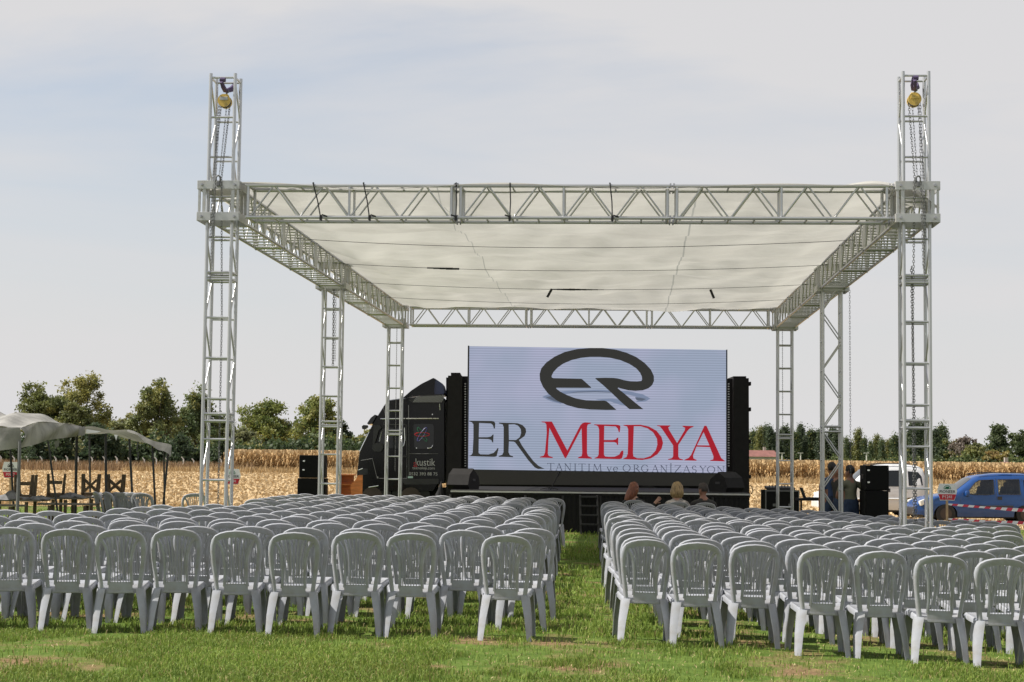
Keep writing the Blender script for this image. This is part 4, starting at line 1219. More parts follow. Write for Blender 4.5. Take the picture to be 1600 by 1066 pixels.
# ------------------------------------------------------------------ loudspeakers, lectern, cases
def speaker(u0, u1, vt, vb, Y, name, label, rz, group, studs=(), z0=None):
    w = (u1 - u0) * Y / F
    zt_, zb_ = at((u0 + u1) / 2, vt, Y).z, (at((u0 + u1) / 2, vb, Y).z if z0 is None else z0)
    c = at((u0 + u1) / 2, vt, Y)
    t = thing(name, label, 'speaker', (c.x, Y + 0.35, zb_), rz, group)
    h = zt_ - zb_ - 0.004
    MB().box((0, 0, h / 2), (w, 0.68, h), bevel=0.012).build('cabinet', M['black_box'], t)
    MB().box((0, -0.342, h / 2), (w - 0.06, 0.006, h - 0.06)).build('rear_panel', M['black_box'], t)
    for s in (-1, 1):
        MB().box((s * (w / 2 + 0.006), -0.02, h * 0.55), (0.016, 0.20, 0.09), bevel=0.006).build('handle', M['plastic'], t)
    for fx, fz in studs:
        MB().box((fx * w, -0.346, fz * h), (0.045, 0.012, 0.03), bevel=.003).build('latch', M['chrome'], t)
    return t
gl = gz(-4.0)
speaker(467, 507, 711, 747, 35.5, 'loudspeaker', 'black loudspeaker box, upper one of the stack beside the orange lectern', R(2), 'stacked loudspeakers', ((-.32, .74), (-.33, .35)))
speaker(464, 508, 747.4, 800, 35.5, 'subwoofer', 'black bass box, lower one of the stack beside the orange lectern', R(2), 'stacked loudspeakers', z0=gl)
sx = at(1366, 760, 33.0)
speaker(1354, 1390, 727, 766.5, 33.0, 'loudspeaker', 'black loudspeaker box, upper one of the stack beside the white van', R(-2), 'stacked loudspeakers', ((-.38, .80), (-.38, .32)))
speaker(1353.5, 1389.5, 766.9, 800, 33.0, 'subwoofer', 'black bass box, lower one of the stack beside the white van', R(-2), 'stacked loudspeakers', z0=gz(sx.x))
# lectern
YO = 36.5
def lz(v): return at(548, v, YO).z
xl, xr = at(529, 760, YO).x, at(566.5, 760, YO).x
LEC = thing('lectern', 'orange varnished wooden lectern seen from behind, open shelves, curved side', 'lectern', ((xl + xr) / 2, YO + .2, gz(xl)), 0)
zb, zm, ztop = gz(xl), lz(757.5), lz(743)
wbuild(MB().box(((xl + xr) / 2 - 0.11, YO + 0.40, (zb + ztop) / 2), (xr - xl - 0.22, 0.025, ztop - zb)), 'front_panel', M['wood_orange'], LEC)
wbuild(MB().box((xl + 0.013, YO + 0.2, (zb + ztop) / 2), (0.026, 0.38, ztop - zb)), 'side_panel', M['wood_orange'], LEC)
cv = [(xr - 0.24, zb), (xr - 0.24, lz(770) + .0), (xr - .25, lz(763)), (xr - 0.25, lz(757)), (xr - 0.20, lz(754)), (xr - 0.14, lz(749)), (xr - 0.10, lz(742.5)), (xr, lz(742)), (xr, zb)]
wbuild(MB().prism(cv, (1, 0, 0), (0, 0, 1), (0, 1, 0), (0, YO - 0.03, 0), 0.03), 'side_panel', M['wood_orange'], LEC)
wbuild(MB().box(((xl + xr) / 2 - 0.1, YO + 0.2, ztop + 0.012), (xr - xl - 0.14, 0.44, 0.024)), 'top', M['wood_orange'], LEC)
for z in (zm, zb + 0.12):
    wbuild(MB().box(((xl + xr) / 2 - 0.11, YO + 0.2, z), (xr - xl - 0.28, 0.36, 0.024)), 'shelf', M['wood_orange'], LEC)
# flight case with gear, laptop
YK = 44.5
def case(u0, u1, vt, vb, Y, label):
    c = at((u0 + u1) / 2, vb, Y); w = (u1 - u0) * Y / F
    zt_ = at((u0 + u1) / 2, vt, Y).z; g = gz(c.x)
    t = thing('flight_case', label, 'case', (c.x, Y + .4, g), 0, 'flight cases behind the stage')
    h = zt_ - g
    MB().box((0, 0, 0.12 + (h - 0.12) / 2), (w - 0.03, 0.77, h - 0.12), bevel=0.006).build('body', M['black_box'], t)
    for s in (-1, 1):
        for q in (-1, 1):
            MB().box((s * (w / 2 - 0.012), q * 0.385, 0.12 + (h - 0.12) / 2), (0.03, 0.03, h - 0.12)).build('corner_edge', M['pole_grey'], t)
            MB().cyl((s * (w / 2 - 0.1), q * 0.3, 0.06), (1, 0, 0), 0.058, 0.04, 12).build('castor', M['rubber'], t)
        MB().box((s * 0.2, -0.39, h * 0.62), (0.09, 0.012, 0.07), bevel=.003).build('latch', M['pole_grey'], t)
    MB().box((0, -0.388, h - 0.02), (w - 0.05, 0.012, 0.03)).build('edge_strip', M['pole_grey'], t)
    return t, h
t, h = case(1196, 1249, 766, 800, YK, 'black wheeled flight case with mixing desk on top, behind the rear right tower')
b = MB().box((0, 0, 0), (0.62, 0.5, 0.07), Matrix.Rotation(0.12, 3, 'X'))
MX = thing('mixing_desk', 'small dark mixing desk lying on the flight case', 'mixer', (at(1222, 762, YK).x, YK + .4, at(1222, 765.5, YK).z))
MB().box((0, 0, 0.04), (0.72, 0.5, 0.07), Matrix.Rotation(0.06, 3, 'X'), bevel=.01).build('body', M['plastic'], MX)
for k in range(8):
    MB().cyl((-0.28 + 0.08 * k, -0.08, 0.09), (0, 0, 1), 0.018, 0.05, 8).build('knob', M['pole_grey'], MX)
TBL = thing('equipment_table', 'low dark equipment table right of the flight case', 'table', (at(1272, 780, 40).x, 40.3, gz(7)))
zt2 = at(1275, 781, 40).z
xa, xb = at(1249, 780, 40).x, at(1306, 780, 40).x
wbuild(MB().box(((xa + xb) / 2, 40.3, zt2), (xb - xa, 0.6, 0.05)), 'top', M['black_matte'], TBL)
for x in (xa + .05, xb - .05):
    for y in (40.05, 40.55):
        wbuild(MB().box((x, y, (zt2 + gz(x)) / 2 - .013), (0.04, 0.04, zt2 - gz(x) - .025)), 'leg', M['black_matte'], TBL)
p = at(1262, 780, 40.2)
LP = thing('laptop', 'open black laptop seen from the side on the equipment table', 'laptop', (p.x, 40.25, zt2 + 0.026))
MB().box((0.10, 0, 0.012), (0.34, 0.36, 0.024), bevel=.004).build('keyboard', M['plastic'], LP)
MB().box((-0.10, 0, 0.12), (0.02, 0.36, 0.27), Matrix.Rotation(-0.35, 3, 'Y'), bevel=.004).build('screen_lid', M['plastic'], LP)

# ------------------------------------------------------------------ hexagonal field signs and tape
def field_sign(u0, u1, vt, vb, Y, code, label, mono=False, stake='wood_pale', rz=0.0):
    c = at((u0 + u1) / 2, (vt + vb) / 2, Y)
    w, h = (u1 - u0) * Y / F, (vb - vt) * Y / F
    g = gz(c.x)
    t = thing('field_sign', label, 'sign', (c.x, Y, g), rz, 'hexagonal seed field signs')
    zc = c.z - g
    hexp = [(-w / 2, 0.02), (-w * 0.40, h / 2), (w * 0.40, h / 2), (w / 2, 0.02), (w * 0.36, -h / 2), (-w * 0.36, -h / 2)]
    pl = MB().prism(hexp, (1, 0, 0), (0, 0, 1), (0, 1, 0), (0, -0.006, zc), 0.012).build('board', M['sign_white'], t)
    red = [(-w * 0.45, -h * 0.13), (w * 0.45, -h * 0.13), (w * 0.345, -h * 0.46), (-w * 0.345, -h * 0.46)]
    MB().prism(red, (1, 0, 0), (0, 0, 1), (0, -1, 0), (0, -0.0065, zc), 0.003).build('red_band', M['sign_red'], pl)
    text('PIONEER', w * 0.205, M['ink'], pl, (0, -0.011, zc + h * 0.02), (math.pi / 2, 0, 0), xs=0.98)
    text(code, w * 0.21, M['white'], pl, (0, -0.013, zc - h * 0.295), (math.pi / 2, 0, 0))
    gm = M['ink'] if mono else M['sign_green']
    ring = [(0.17 * w * math.cos(q), -0.009, zc + h * 0.20 + 0.20 * h * math.sin(q)) for q in np.linspace(0, math.pi, 13)]
    b = MB().tube(ring, w * 0.014, 5); b.tube([ring[0], ring[-1]], w * 0.014, 5)
    b.build('emblem_ring', gm, pl)
    b = MB()
    for (x, z, r) in ((-0.04, 0.27, .05), (0.04, 0.28, .05), (0.0, 0.23, .05), (.07, .23, .035), (-.08, .22, .035)):
        b.cyl((x * w, -0.009, zc + h * z), (0, 1, 0), r * w, 0.004, 10)
    b.build('emblem_leaves', gm, pl)
    MB().box((0, 0.022, (zc + h * 0.3) / 2), (0.035, 0.03, zc + h * 0.3)).build('stake', M[stake], t)
    return t, c
_, SG = field_sign(1464.5, 1495.5, 756, 782, 30.0, 'P1241', 'white and red hexagonal field sign on wooden stake in front of the blue van')
field_sign(350, 376, 733, 757, 34.0, 'P1291', 'white and red hexagonal field sign half hidden behind the front left tower')
field_sign(3.5, 29.5, 722, 747, 33.0, 'P0937', 'white and red hexagonal field sign under the left tent', True)
# striped barrier tape
def tape(z0, z1, Ya, Yb, label, thick):
    p0 = Vector((SG.x, Ya, z0)); p1 = Vector((SG.x + 3.6, Yb, z1))
    t = thing('barrier_tape', label, 'tape', p0, 0, 'striped barrier tapes')
    n = 40
    for k in range(n):
        quad = []
        for s in (k / n, (k + 1) / n):
            c = p0.lerp(p1, s) - p0
            c.z -= 0.05 * math.sin(math.pi * s)
            hw = thick * (0.5 + 0.5 * min(1, s * 5)) * (0.8 + 0.2 * math.sin(s * 25))
            quad.append((c, hw))
        (c0, h0), (c1, h1) = quad
        sl = 0.03
        MB().add([c0 + Vector((-sl / 2, 0, -h0)), c1 + Vector((-sl / 2, 0, -h1)), c1 + Vector((sl / 2, 0.004, h1)), c0 + Vector((sl / 2, 0.004, h0))], [(0, 1, 2, 3)]).build('stripe', M['tape_red'] if k % 2 else M['tape_white'], t)
tape(at(1482, 788, 30).z, at(1600, 800, 30).z, 30.03, 29.4, 'upper red and white barrier tape tied to the stake by the blue van', 0.028)
tape(at(1482, 811, 30).z, at(1600, 813.5, 30).z, 30.03, 29.4, 'lower red and white barrier tape tied to the stake by the blue van', 0.028)

# ------------------------------------------------------------------ tents on the left with tables and stools
def cloth_grid(corners, nu, nv, sag, seed, hang=None):
    """bilinear patch with sag and folds; corners c00 c10 c11 c01"""
    c00, c10, c11, c01 = [Vector(c) for c in corners]
    vs = []
    for j in range(nv + 1):
        for i in range(nu + 1):
            a, b_ = i / nu, j / nv
            p = c00 * (1 - a) * (1 - b_) + c10 * a * (1 - b_) + c11 * a * b_ + c01 * (1 - a) * b_
            p = p + Vector((0, 0, sag(a, b_)))
            vs.append(p)
    fs = [(j * (nu + 1) + i, j * (nu + 1) + i + 1, (j + 1) * (nu + 1) + i + 1, (j + 1) * (nu + 1) + i) for j in range(nv) for i in range(nu)]
    return MB().add(vs, fs)
FRt, BRt, FLt, BLt = at(32, 668, 26), at(123, 667, 32), at(-190, 668, 26), at(-70, 662, 32)
T1 = thing('canopy_tent', 'grey canvas tent with sagging roof and hanging valance at the left edge', 'tent', (at(-20, 800, 28).x, 28.5, 0), 0, 'canvas tents')
def sag1(a, b_): return 0.26 * (math.sin(math.pi * b_) ** 1.1) * (0.55 + 0.45 * math.sin(math.pi * min(1, a * 1.05))) + 0.05 * math.sin(a * 17) * math.sin(math.pi * b_) + 0.02 * math.sin(a * 31 + b_ * 9)
wbuild(cloth_grid((FLt, FRt, BRt, BLt), 36, 18, sag1, 1), 'roof_sheet', M['canvas'], T1, smooth='full')
def valance(pt, pb, name, par, folds, m=26, mtl='canvas'):
    vs = []
    for i in range(m + 1):
        s = i / m
        a_, b_ = pt[0].lerp(pt[1], s), pb[0].lerp(pb[1], s)
        for q in range(5):
            p = a_.lerp(b_, q / 4)
            p = p + Vector((0.0, -0.05 * math.sin(s * folds + q * 0.5) * q / 4, 0.03 * math.sin(s * folds * 0.6) * (q / 4)))
            vs.append(p)
    b = MB().add(vs, [(i * 5 + q, (i + 1) * 5 + q, (i + 1) * 5 + q + 1, i * 5 + q + 1) for i in range(m) for q in range(4)])
    wbuild(b, name, M[mtl], par, smooth='full')
# right side valance follows the bulging roof edge
m = 30
vs = []
for i in range(m + 1):
    s = i / m
    top = FRt.lerp(BRt, s) + Vector((0, 0, sag1(1.0, s)))
    bot = at(32, 701, 26).lerp(at(122, 682.5, 32), s) + Vector((0, 0, 0.04 * math.sin(s * 3.1)))
    for q in range(6):
        p = top.lerp(bot, q / 5) + Vector((0.05 * math.sin(q / 5 * math.pi) + 0.03 * math.sin(s * 13 + q), 0, 0))
        vs.append(p)
wbuild(MB().add(vs, [(i * 6 + q, (i + 1) * 6 + q, (i + 1) * 6 + q + 1, i * 6 + q + 1) for i in range(m) for q in range(5)]), 'valance', M['canvas'], T1, smooth='full')
valance((FLt, FRt), (at(-190, 703, 26), at(32, 701, 26)), 'valance', T1, 22)
def pole(par, u0, v0, u1, v1, Y, mt='pole', r=0.02, Y1=None):
    p0, p1 = at(u0, v0, Y), at(u1, v1, Y1 or Y)
    k = (gz(p1.x) - p0.z) / (p1.z - p0.z)
    p1 = p0 + (p1 - p0) * k
    wbuild(MB().tube([p0, p1], r, 8), 'pole', M[mt], par)
pole(T1, 31, 690, 27, 805, 26, 'pole_grey', 0.026)
pole(T1, 120, 675, 118, 792, 32, 'pole', 0.027)
pole(T1, 75, 690, 90, 800, 28.5, 'pole', 0.018)
pole(T1, 16, 700, 20, 770, 31, 'pole', 0.020)
pole(T1, -60, 690, -62, 800, 31, 'pole', 0.02)
wbuild(MB().tube([at(110, 688, 31.8), at(119, 706, 31.9)], 0.014, 6), 'bracket', M['pole'], T1)
wbuild(cloth_grid((at(85, 690, 30), at(93, 688, 30), at(92, 697, 30), at(86, 701, 30)), 4, 4, lambda a, b_: 0.0, 2), 'hanging_rag', M['cloth'], T1, smooth='full')

T2 = thing('canopy_tent', 'small dark awning tent sloping down beside the spare chairs', 'tent', (at(200, 800, 32).x, 32.5, 0), 0, 'canvas tents')
n0, n1, f1, f0 = at(124, 669, 31.2), at(268, 698, 31.2), at(262, 700, 34.6), at(130, 675, 34.6)
def sag2(a, b_): return 0.12 * math.sin(math.pi * a) * (1 - 0.3 * b_) + 0.03 * math.sin(a * 14 + b_ * 5) - 0.10 * math.sin(math.pi * b_) * (0.3 + 0.7 * a)
wbuild(cloth_grid((n0, n1, f1, f0), 30, 12, sag2, 3), 'roof_sheet', M['canvas'], T2, smooth='full')
vs = []
m = 24
for i in range(m + 1):
    s = i / m
    a_ = 0.52 + 0.48 * s
    top = n0.lerp(n1, a_) + Vector((0, 0, sag2(a_, 0)))
    drop = 0.03 + 0.16 * s ** 1.3 + 0.012 * math.sin(s * 20)
    for q in range(4):
        vs.append(top + Vector((0, -0.03 * q / 3, -drop * q / 3)))
wbuild(MB().add(vs, [(i * 4 + q, (i + 1) * 4 + q, (i + 1) * 4 + q + 1, i * 4 + q + 1) for i in range(m) for q in range(3)]), 'valance', M['canvas'], T2, smooth='full')
wbuild(cloth_grid((n1 + Vector((0, 0, .0)), f1, f1 + Vector((-.02, 0, -.16)), n1 + Vector((0, -.03, -.19))), 10, 4, lambda a, b_: 0.02 * math.sin(a * 12), 4), 'valance', M['canvas'], T2, smooth='full')
wbuild(cloth_grid((at(124, 666, 31.15), at(133, 667, 31.15), at(133, 680, 31.15), at(122, 682, 31.15)), 4, 4, lambda a, b_: 0.01 * math.sin(a * 9), 5), 'corner_flap', M['canvas'], T2, smooth='full')
fl = cloth_grid((at(135, 671, 31.1), at(158, 674, 31.1), at(150, 676.5, 31.1), at(134, 677, 31.1)), 4, 3, lambda a, b_: 0, 6)
wbuild(fl, 'white_flap', M['sign_white'], T2)
wbuild(MB().add([at(178, 679, 31.1), at(184, 680, 31.1), at(181.5, 688, 31.1)], [(0, 1, 2)]), 'white_flap', M['sign_white'], T2)
for (u0, v0, u1, v1, Y, r) in ((165, 678, 166, 800, 31.3, .024), (202, 686, 208, 800, 31.3, .022), (238, 696, 243, 800, 31.3, .02), (263, 706, 254, 800, 31.3, .02), (140, 676, 141, 790, 34.4, .02), (256, 700, 257, 790, 34.4, .018)):
    pole(T2, u0, v0, u1, v1, Y, 'pole', r)
wbuild(MB().tube([at(216, 690, 31.2), at(214, 705, 31.2), at(216, 718, 31.2), at(217, 705, 31.3)], 0.009, 6), 'rope_loop', M['pole'], T2)

def trestle(u0, u1, vtop, Y, label, bench=True):
    xa, xb = at(u0, vtop, Y).x, at(u1, vtop, Y).x
    z = at((u0 + u1) / 2, vtop, Y).z
    t = thing('trestle_table', label, 'table', ((xa + xb) / 2, Y + .35, 0), 0, 'wooden tables under the tents')
    for k in range(4):
        wbuild(MB().box(((xa + xb) / 2, Y + 0.09 + 0.175 * k, z), (xb - xa, 0.165, 0.03)), 'plank', M['wood_table'], t)
    for x in (xa + 0.25, xb - 0.25):
        for y in (Y + 0.08, Y + 0.62):
            wbuild(MB().box((x, y, z / 2 - 0.01), (0.05, 0.05, z - 0.03)), 'leg', M['wood_dark'], t)
        wbuild(MB().box((x, Y + 0.35, 0.30), (0.04, 0.5, 0.05)), 'stretcher', M['wood_dark'], t)
    wbuild(MB().box(((xa + xb) / 2, Y + 0.35, 0.36), (xb - xa - 0.5, 0.04, 0.06)), 'stretcher', M['wood_dark'], t)
    return z
def bench(u0, u1, vtop, Y, label):
    xa, xb = at(u0, vtop, Y).x, at(u1, vtop, Y).x
    z = at((u0 + u1) / 2, vtop, Y).z
    t = thing('wooden_bench', label, 'bench', ((xa + xb) / 2, Y + .12, 0), 0, 'wooden benches under the tents')
    for k in range(2):
        wbuild(MB().box(((xa + xb) / 2, Y + 0.07 + 0.13 * k, z), (xb - xa, 0.12, 0.03)), 'plank', M['wood_table'], t)
    for x in (xa + 0.2, xb - 0.2):
        for y in (Y + 0.05, Y + 0.22):
            wbuild(MB().box((x, y, z / 2 - .01), (0.05, 0.04, z - 0.03)), 'leg', M['wood_dark'], t)
zt1 = trestle(-40, 62, 782, 30.0, 'weathered wooden table below the left tent with crumpled cloth')
zt2_ = trestle(60, 122, 779, 31.6, 'weathered wooden table carrying an upturned stool beside the tent pole')
zt3 = trestle(121, 182, 778, 32.6, 'weathered wooden table between the two tents carrying two upturned stools')
bench(-40, 34, 790, 28.2, 'plain wooden bench at the left edge under the tent')
bench(58, 150, 788, 29.6, 'long wooden bench in front of the stools')
def stool(u, Y, z, label, rz, X=True):
    p = at(u, 780, Y)
    t = thing('wooden_stool', label, 'stool', (p.x, Y + .35, z + 0.017), rz, 'upturned wooden stools')
    MB().box((0, 0, 0.012), (0.36, 0.36, 0.024), bevel=.004).build('seat', M['wood_dark'], t)
    MB().box((0, 0, 0.05), (0.30, 0.30, 0.05)).build('apron', M['wood_dark'], t)
    for sx in (-1, 1):
        for sy in (-1, 1):
            MB().prism([(-0.03, 0.0), (0.03, 0.0), (0.03 + 0.02 * sx, 0.40), (-0.015 + 0.02 * sx, 0.40)], (1, 0, 0), (0, 0, 1), (0, 1, 0), (sx * 0.13, sy * 0.13 - .02, 0.026), 0.045).build('leg', M['wood_dark'], t)
    for sy in (-1, 1):
        if X:
            for q in (-1, 1):
                MB().box((0, sy * 0.13 + 0.008 * q, 0.21), (0.33, 0.014, 0.035), Matrix.Rotation(q * 0.75, 3, 'Y')).build('cross_brace', M['wood_dark'], t)
        else:
            MB().box((0, sy * 0.13, 0.27), (0.22, 0.02, 0.06)).build('rail', M['wood_dark'], t)
    for sx in (-1, 1):
        MB().box((sx * 0.135, 0, 0.27), (0.02, 0.22, 0.05)).build('rail', M['wood_dark'], t)
stool(30, 30.0, zt1, 'upturned dark wooden stool on the table behind the left tent pole', 0.5, False)
stool(79, 31.6, zt2_, 'upturned dark wooden stool on the table, second from the left', 0.25, False)
stool(134, 32.6, zt3, 'upturned dark wooden stool with crossed braces, on the table by the tent pole', 0.15)
stool(173, 32.6, zt3, 'upturned dark wooden stool with crossed braces, nearest the spare chairs', 0.1)
def rag(u, Y, z, sx, sy, h, label, seed):
    p = at(u, 780, Y); r2 = random.Random(seed)
    n = 22; vs = []
    ph = [r2.uniform(0, 6) for _ in range(4)]
    for j in range(8):
        k = 1 - j / 7.0
        for i in range(n):
            t = 2 * math.pi * i / n
            r = k * (1 + 0.2 * math.sin(3 * t + ph[0] + j) + 0.12 * math.sin(7 * t + ph[1] - j))
            vs.append((sx * r * math.cos(t), sy * r * math.sin(t), h * (1 - k * k) * (0.7 + 0.3 * math.sin(2 * t + ph[2])) + 0.01 * math.sin(5 * t + j)))
    for q in range(n): vs[-n + q] = vs[-n]
    b = MB().add(vs, [(j * n + i, j * n + (i + 1) % n, (j + 1) * n + (i + 1) % n, (j + 1) * n + i) for j in range(7) for i in range(n)])
    me = b.mesh('crumpled_cloth', M['cloth'], smooth='full')
    tag(link('crumpled_cloth', me, None, (p.x, Y + .3, z + 0.016)), label, 'cloth', 'cloths on the tables')
rag(10, 30.0, zt1, 0.36, 0.3, 0.16, 'big crumpled grey cloth heap on the leftmost table', 1)
rag(54, 30.0, zt1, 0.20, 0.25, 0.07, 'flat crumpled grey cloth at the right end of the leftmost table', 2)
rag(105, 31.6, zt2_, 0.22, 0.26, 0.09, 'crumpled grey cloth on the table left of the tent pole', 3)
rag(153, 32.6, zt3, 0.17, 0.25, 0.08, 'crumpled grey cloth between the two stools with crossed braces', 4)

# ------------------------------------------------------------------ vans
def van(name, label, x_front, Y, length, height, paint, group):
    g = gz(x_front + length / 2)
    t = thing(name, label, 'van', (x_front, Y, g), 0, group)
    S = length / 4.1; H = height / 1.8
    top = [(0.0, .52), (.04, .66), (.12, .78), (.35, .90), (.70, .98), (1.05, 1.05), (1.20, 1.10), (1.50, 1.36), (1.78, 1.60), (1.95, 1.69), (2.3, 1.76), (2.8, 1.80), (3.4, 1.79), (3.80, 1.74), (3.95, 1.66), (4.02, 1.40), (4.08, 1.05), (4.10, .60)]
    def ztop(x):
        for (xa, za), (xb, zb_) in zip(top[:-1], top[1:]):
            if xa <= x <= xb: return za + (zb_ - za) * (x - xa) / (xb - xa + 1e-9)
        return top[-1][1]
    def hw(x, z):
        w = 0.855
        if z > 0.98: w -= 0.19 * ((z - 0.98) / 0.82) ** 1.15
        if z < 0.45: w -= 0.06 * (0.45 - z) / 0.2
        if 0.60 < z < 0.75: w += 0.006
        k = min(1, (x + 0.02) / 0.55); w *= 0.80 + 0.20 * math.sin(k * math.pi / 2)
        k = min(1, (4.12 - x) / 0.35); w *= 0.90 + 0.10 * math.sin(k * math.pi / 2)
        return w
    wheels = (0.92, 3.40)
    xs = sorted(set([p[0] for p in top] + list(np.arange(0.1, 4.1, 0.1)) + [w + 0.37 * math.cos(q) for w in wheels for q in np.linspace(0, math.pi, 13)]))
    def zbot(x):
        z = 0.24
        if x < 0.3: z = 0.30
        for w in wheels:
            d = abs(x - w)
            if d < 0.37: z = max(z, 0.31 + math.sqrt(0.37 ** 2 - d * d))
        return z
    NZ = 14
    b = MB()
    vs = []
    for x in xs:
        zt_, zb_ = ztop(x), min(zbot(x), ztop(x) - 0.02)
        col = []
        for j in range(NZ + 1):
            z = zb_ + (zt_ - zb_) * j / NZ
            w = hw(x, z)
            if j == NZ: w = max(w - 0.10, 0.1)
            elif j == NZ - 1: w -= 0.02
            col.append((x * S, w, z * H))
        ring = [(p[0], -p[1], p[2]) for p in col]
        crown = 0.03
        ring += [(x * S, y * col[-1][1], (zt_ + crown * (1 - y * y)) * H) for y in (-.6, -.2, .2, .6)]
        ring += [p for p in reversed(col)]
        vs += ring
    NR = 2 * (NZ + 1) + 4
    fs = []
    for i in range(len(xs) - 1):
        for k in range(NR - 1):
            fs.append((i * NR + k, (i + 1) * NR + k, (i + 1) * NR + k + 1, i * NR + k + 1))
    for i in range(len(xs) - 1):
        fs.append((i * NR + NR - 1, (i + 1) * NR + NR - 1, (i + 1) * NR, i * NR))
    fs.append(tuple(range(NR))); fs.append(tuple((len(xs) - 1) * NR + k for k in range(NR)))
    body = b.add(vs, fs).build('body', paint, t, smooth=38)
    WF = [(1.62, 1.08), (1.60, 1.13), (1.86, 1.47), (1.98, 1.55), (2.42, 1.58), (2.42, 1.06), (2.2, 1.03), (1.75, 1.04)]
    WR = [(2.56, 1.06), (2.56, 1.585), (3.22, 1.60), (3.24, 1.06)]
    see = paint is M['blue_car']
    if see:                                    # real window openings with a dark cabin and seats inside
        for poly in (WF, WR):
            cut = MB().prism([(x * S, z * H) for (x, z) in poly], (1, 0, 0), (0, 0, 1), (0, 1, 0), (0, -1.2, 0), 2.4).build('cut', M['interior'], t)
            md = body.modifiers.new('cut', 'BOOLEAN'); md.operation = 'DIFFERENCE'; md.object = cut; md.solver = 'EXACT'
            try: md.material_mode = 'TRANSFER'
            except Exception: pass
            bpy.context.view_layer.update()
            me2 = bpy.data.meshes.new_from_object(body.evaluated_get(bpy.context.evaluated_depsgraph_get()))
            body.modifiers.clear(); body.data = me2
            bpy.data.objects.remove(cut)
        for (x, w_) in ((2.28, .24), (3.02, .26)):
            for y in (-.36, .36):
                st = MB().box((x * S, y, 1.10 * H), (w_ * .55, .44, .42), Matrix.Rotation(.2, 3, 'Y'), bevel=.05).build('seat', M['interior'], t, smooth=True)
                MB().box((x * S + .08, y, 1.39 * H), (.09, .24, .17), bevel=.035).build('headrest', M['interior'], st, smooth=True)
    def side_poly(pts, nm, mtl, par, off=0.006, s=-1, dens=0.12):
        q = []
        for (xa, za), (xb, zb_) in zip(pts, pts[1:] + pts[:1]):
            n = max(int(math.hypot(xb - xa, zb_ - za) / dens), 1)
            for i in range(n): q.append((xa + (xb - xa) * i / n, za + (zb_ - za) * i / n))
        vv = [(x * S, s * (hw(x, z) + off), z * H) for (x, z) in q]
        tri = tessellate_polygon([[Vector((x, z, 0)) for (x, z) in q]])
        return MB().add(vv, [tuple(tt) for tt in tri]).build(nm, mtl, par)
    def side_line(pts, nm, mtl, par, r=0.008, off=0.004, s=-1):
        return MB().tube([(x * S, s * (hw(x, z) + off), z * H) for (x, z) in pts], r, 5).build(nm, mtl, par)
    gl_ = M['glass_dark']
    for s in (-1, 1):
        w1 = side_poly(WF, 'front_window', M['glass_clear'] if see else gl_, t, s=s)
        side_poly(WR, 'rear_window', M['glass_clear'] if see else gl_, t, s=s)
        side_poly([(3.36, 1.08), (3.35, 1.58), (3.74, 1.55), (3.86, 1.40), (3.90, 1.10)], 'quarter_window', gl_, t, s=s)
        for pl_, nm_ in ((WF, 'window_seal'), (WR, 'window_seal')):
            side_line(pl_ + pl_[:1], nm_, M['plastic'], t, .014, .002, s=s)
        side_line([(2.47, 0.30), (2.48, 1.0), (2.49, 1.64)], 'door_gap', M['plastic'], t, .006, s=s)
        side_line([(1.40, 0.34), (1.36, 0.8), (1.46, 1.10)], 'door_gap', M['plastic'], t, .005, s=s)
        side_line([(3.29, 0.85), (3.30, 1.62)], 'door_gap', M['plastic'], t, .005, s=s)
        side_line([(1.36, 0.62), (2.4, 0.63), (3.0, 0.63)], 'moulding', M['plastic'] if paint is M['blue_car'] else paint, t, 0.026, s=s)
        side_poly([(2.52, 0.86), (2.66, 0.86), (2.66, 0.98), (2.52, 0.98)], 'door_handle', M['plastic'], t, .012, s=s)
        x, z = 1.56, 1.06
        mi = MB().box((x * S, s * (hw(x, z) + 0.11), (z + 0.02) * H), (0.13, 0.19, 0.17), bevel=.035).build('mirror', paint, t, smooth=True)
        MB().box((x * S + 0.02, s * (hw(x, z) + 0.03), (z - 0.06) * H), (0.09, 0.09, 0.05), bevel=.01).build('mirror_foot', M['plastic'], mi)
        MB().box((0.22 * S, s * (hw(0.22, 0.7) - 0.03), 0.74 * H), (0.26, 0.10, 0.17), Matrix.Rotation(-0.35, 3, 'Y') @ Matrix.Rotation(s * -0.45, 3, 'Z'), bevel=.03).build('headlight', M['lamp'], t, smooth=True)
        MB().box((4.06 * S, s * 0.70, 1.1 * H), (0.06, 0.10, 0.45), bevel=.02).build('tail_light', M['sign_red'], t)
        MB().tube([(1.95 * S, s * 0.62, 1.77 * H), (2.4 * S, s * 0.63, 1.835 * H), (3.5 * S, s * 0.63, 1.835 * H), (3.75 * S, s * 0.62, 1.79 * H)], 0.016, 6).build('roof_rail', M['plastic'], t)
        for w in wheels:
            wo = MB().cyl((w * S, s * 0.76, 0.31), (0, 1, 0), 0.31, 0.20, 26).build('wheel', M['rubber'], t, smooth=True)
            MB().cyl((w * S, s * 0.865, 0.31), (0, 1, 0), 0.19, 0.02, 18, 0.17).build('rim', M['hub'], wo)
            ar = [(w * S + 0.385 * math.cos(q), s * 0.79, (0.31 + 0.385 * math.sin(q))) for q in np.linspace(-0.1, math.pi + 0.1, 17)]
            MB().tube(ar, 0.022, 6).build('wheel_arch', M['plastic'], t)
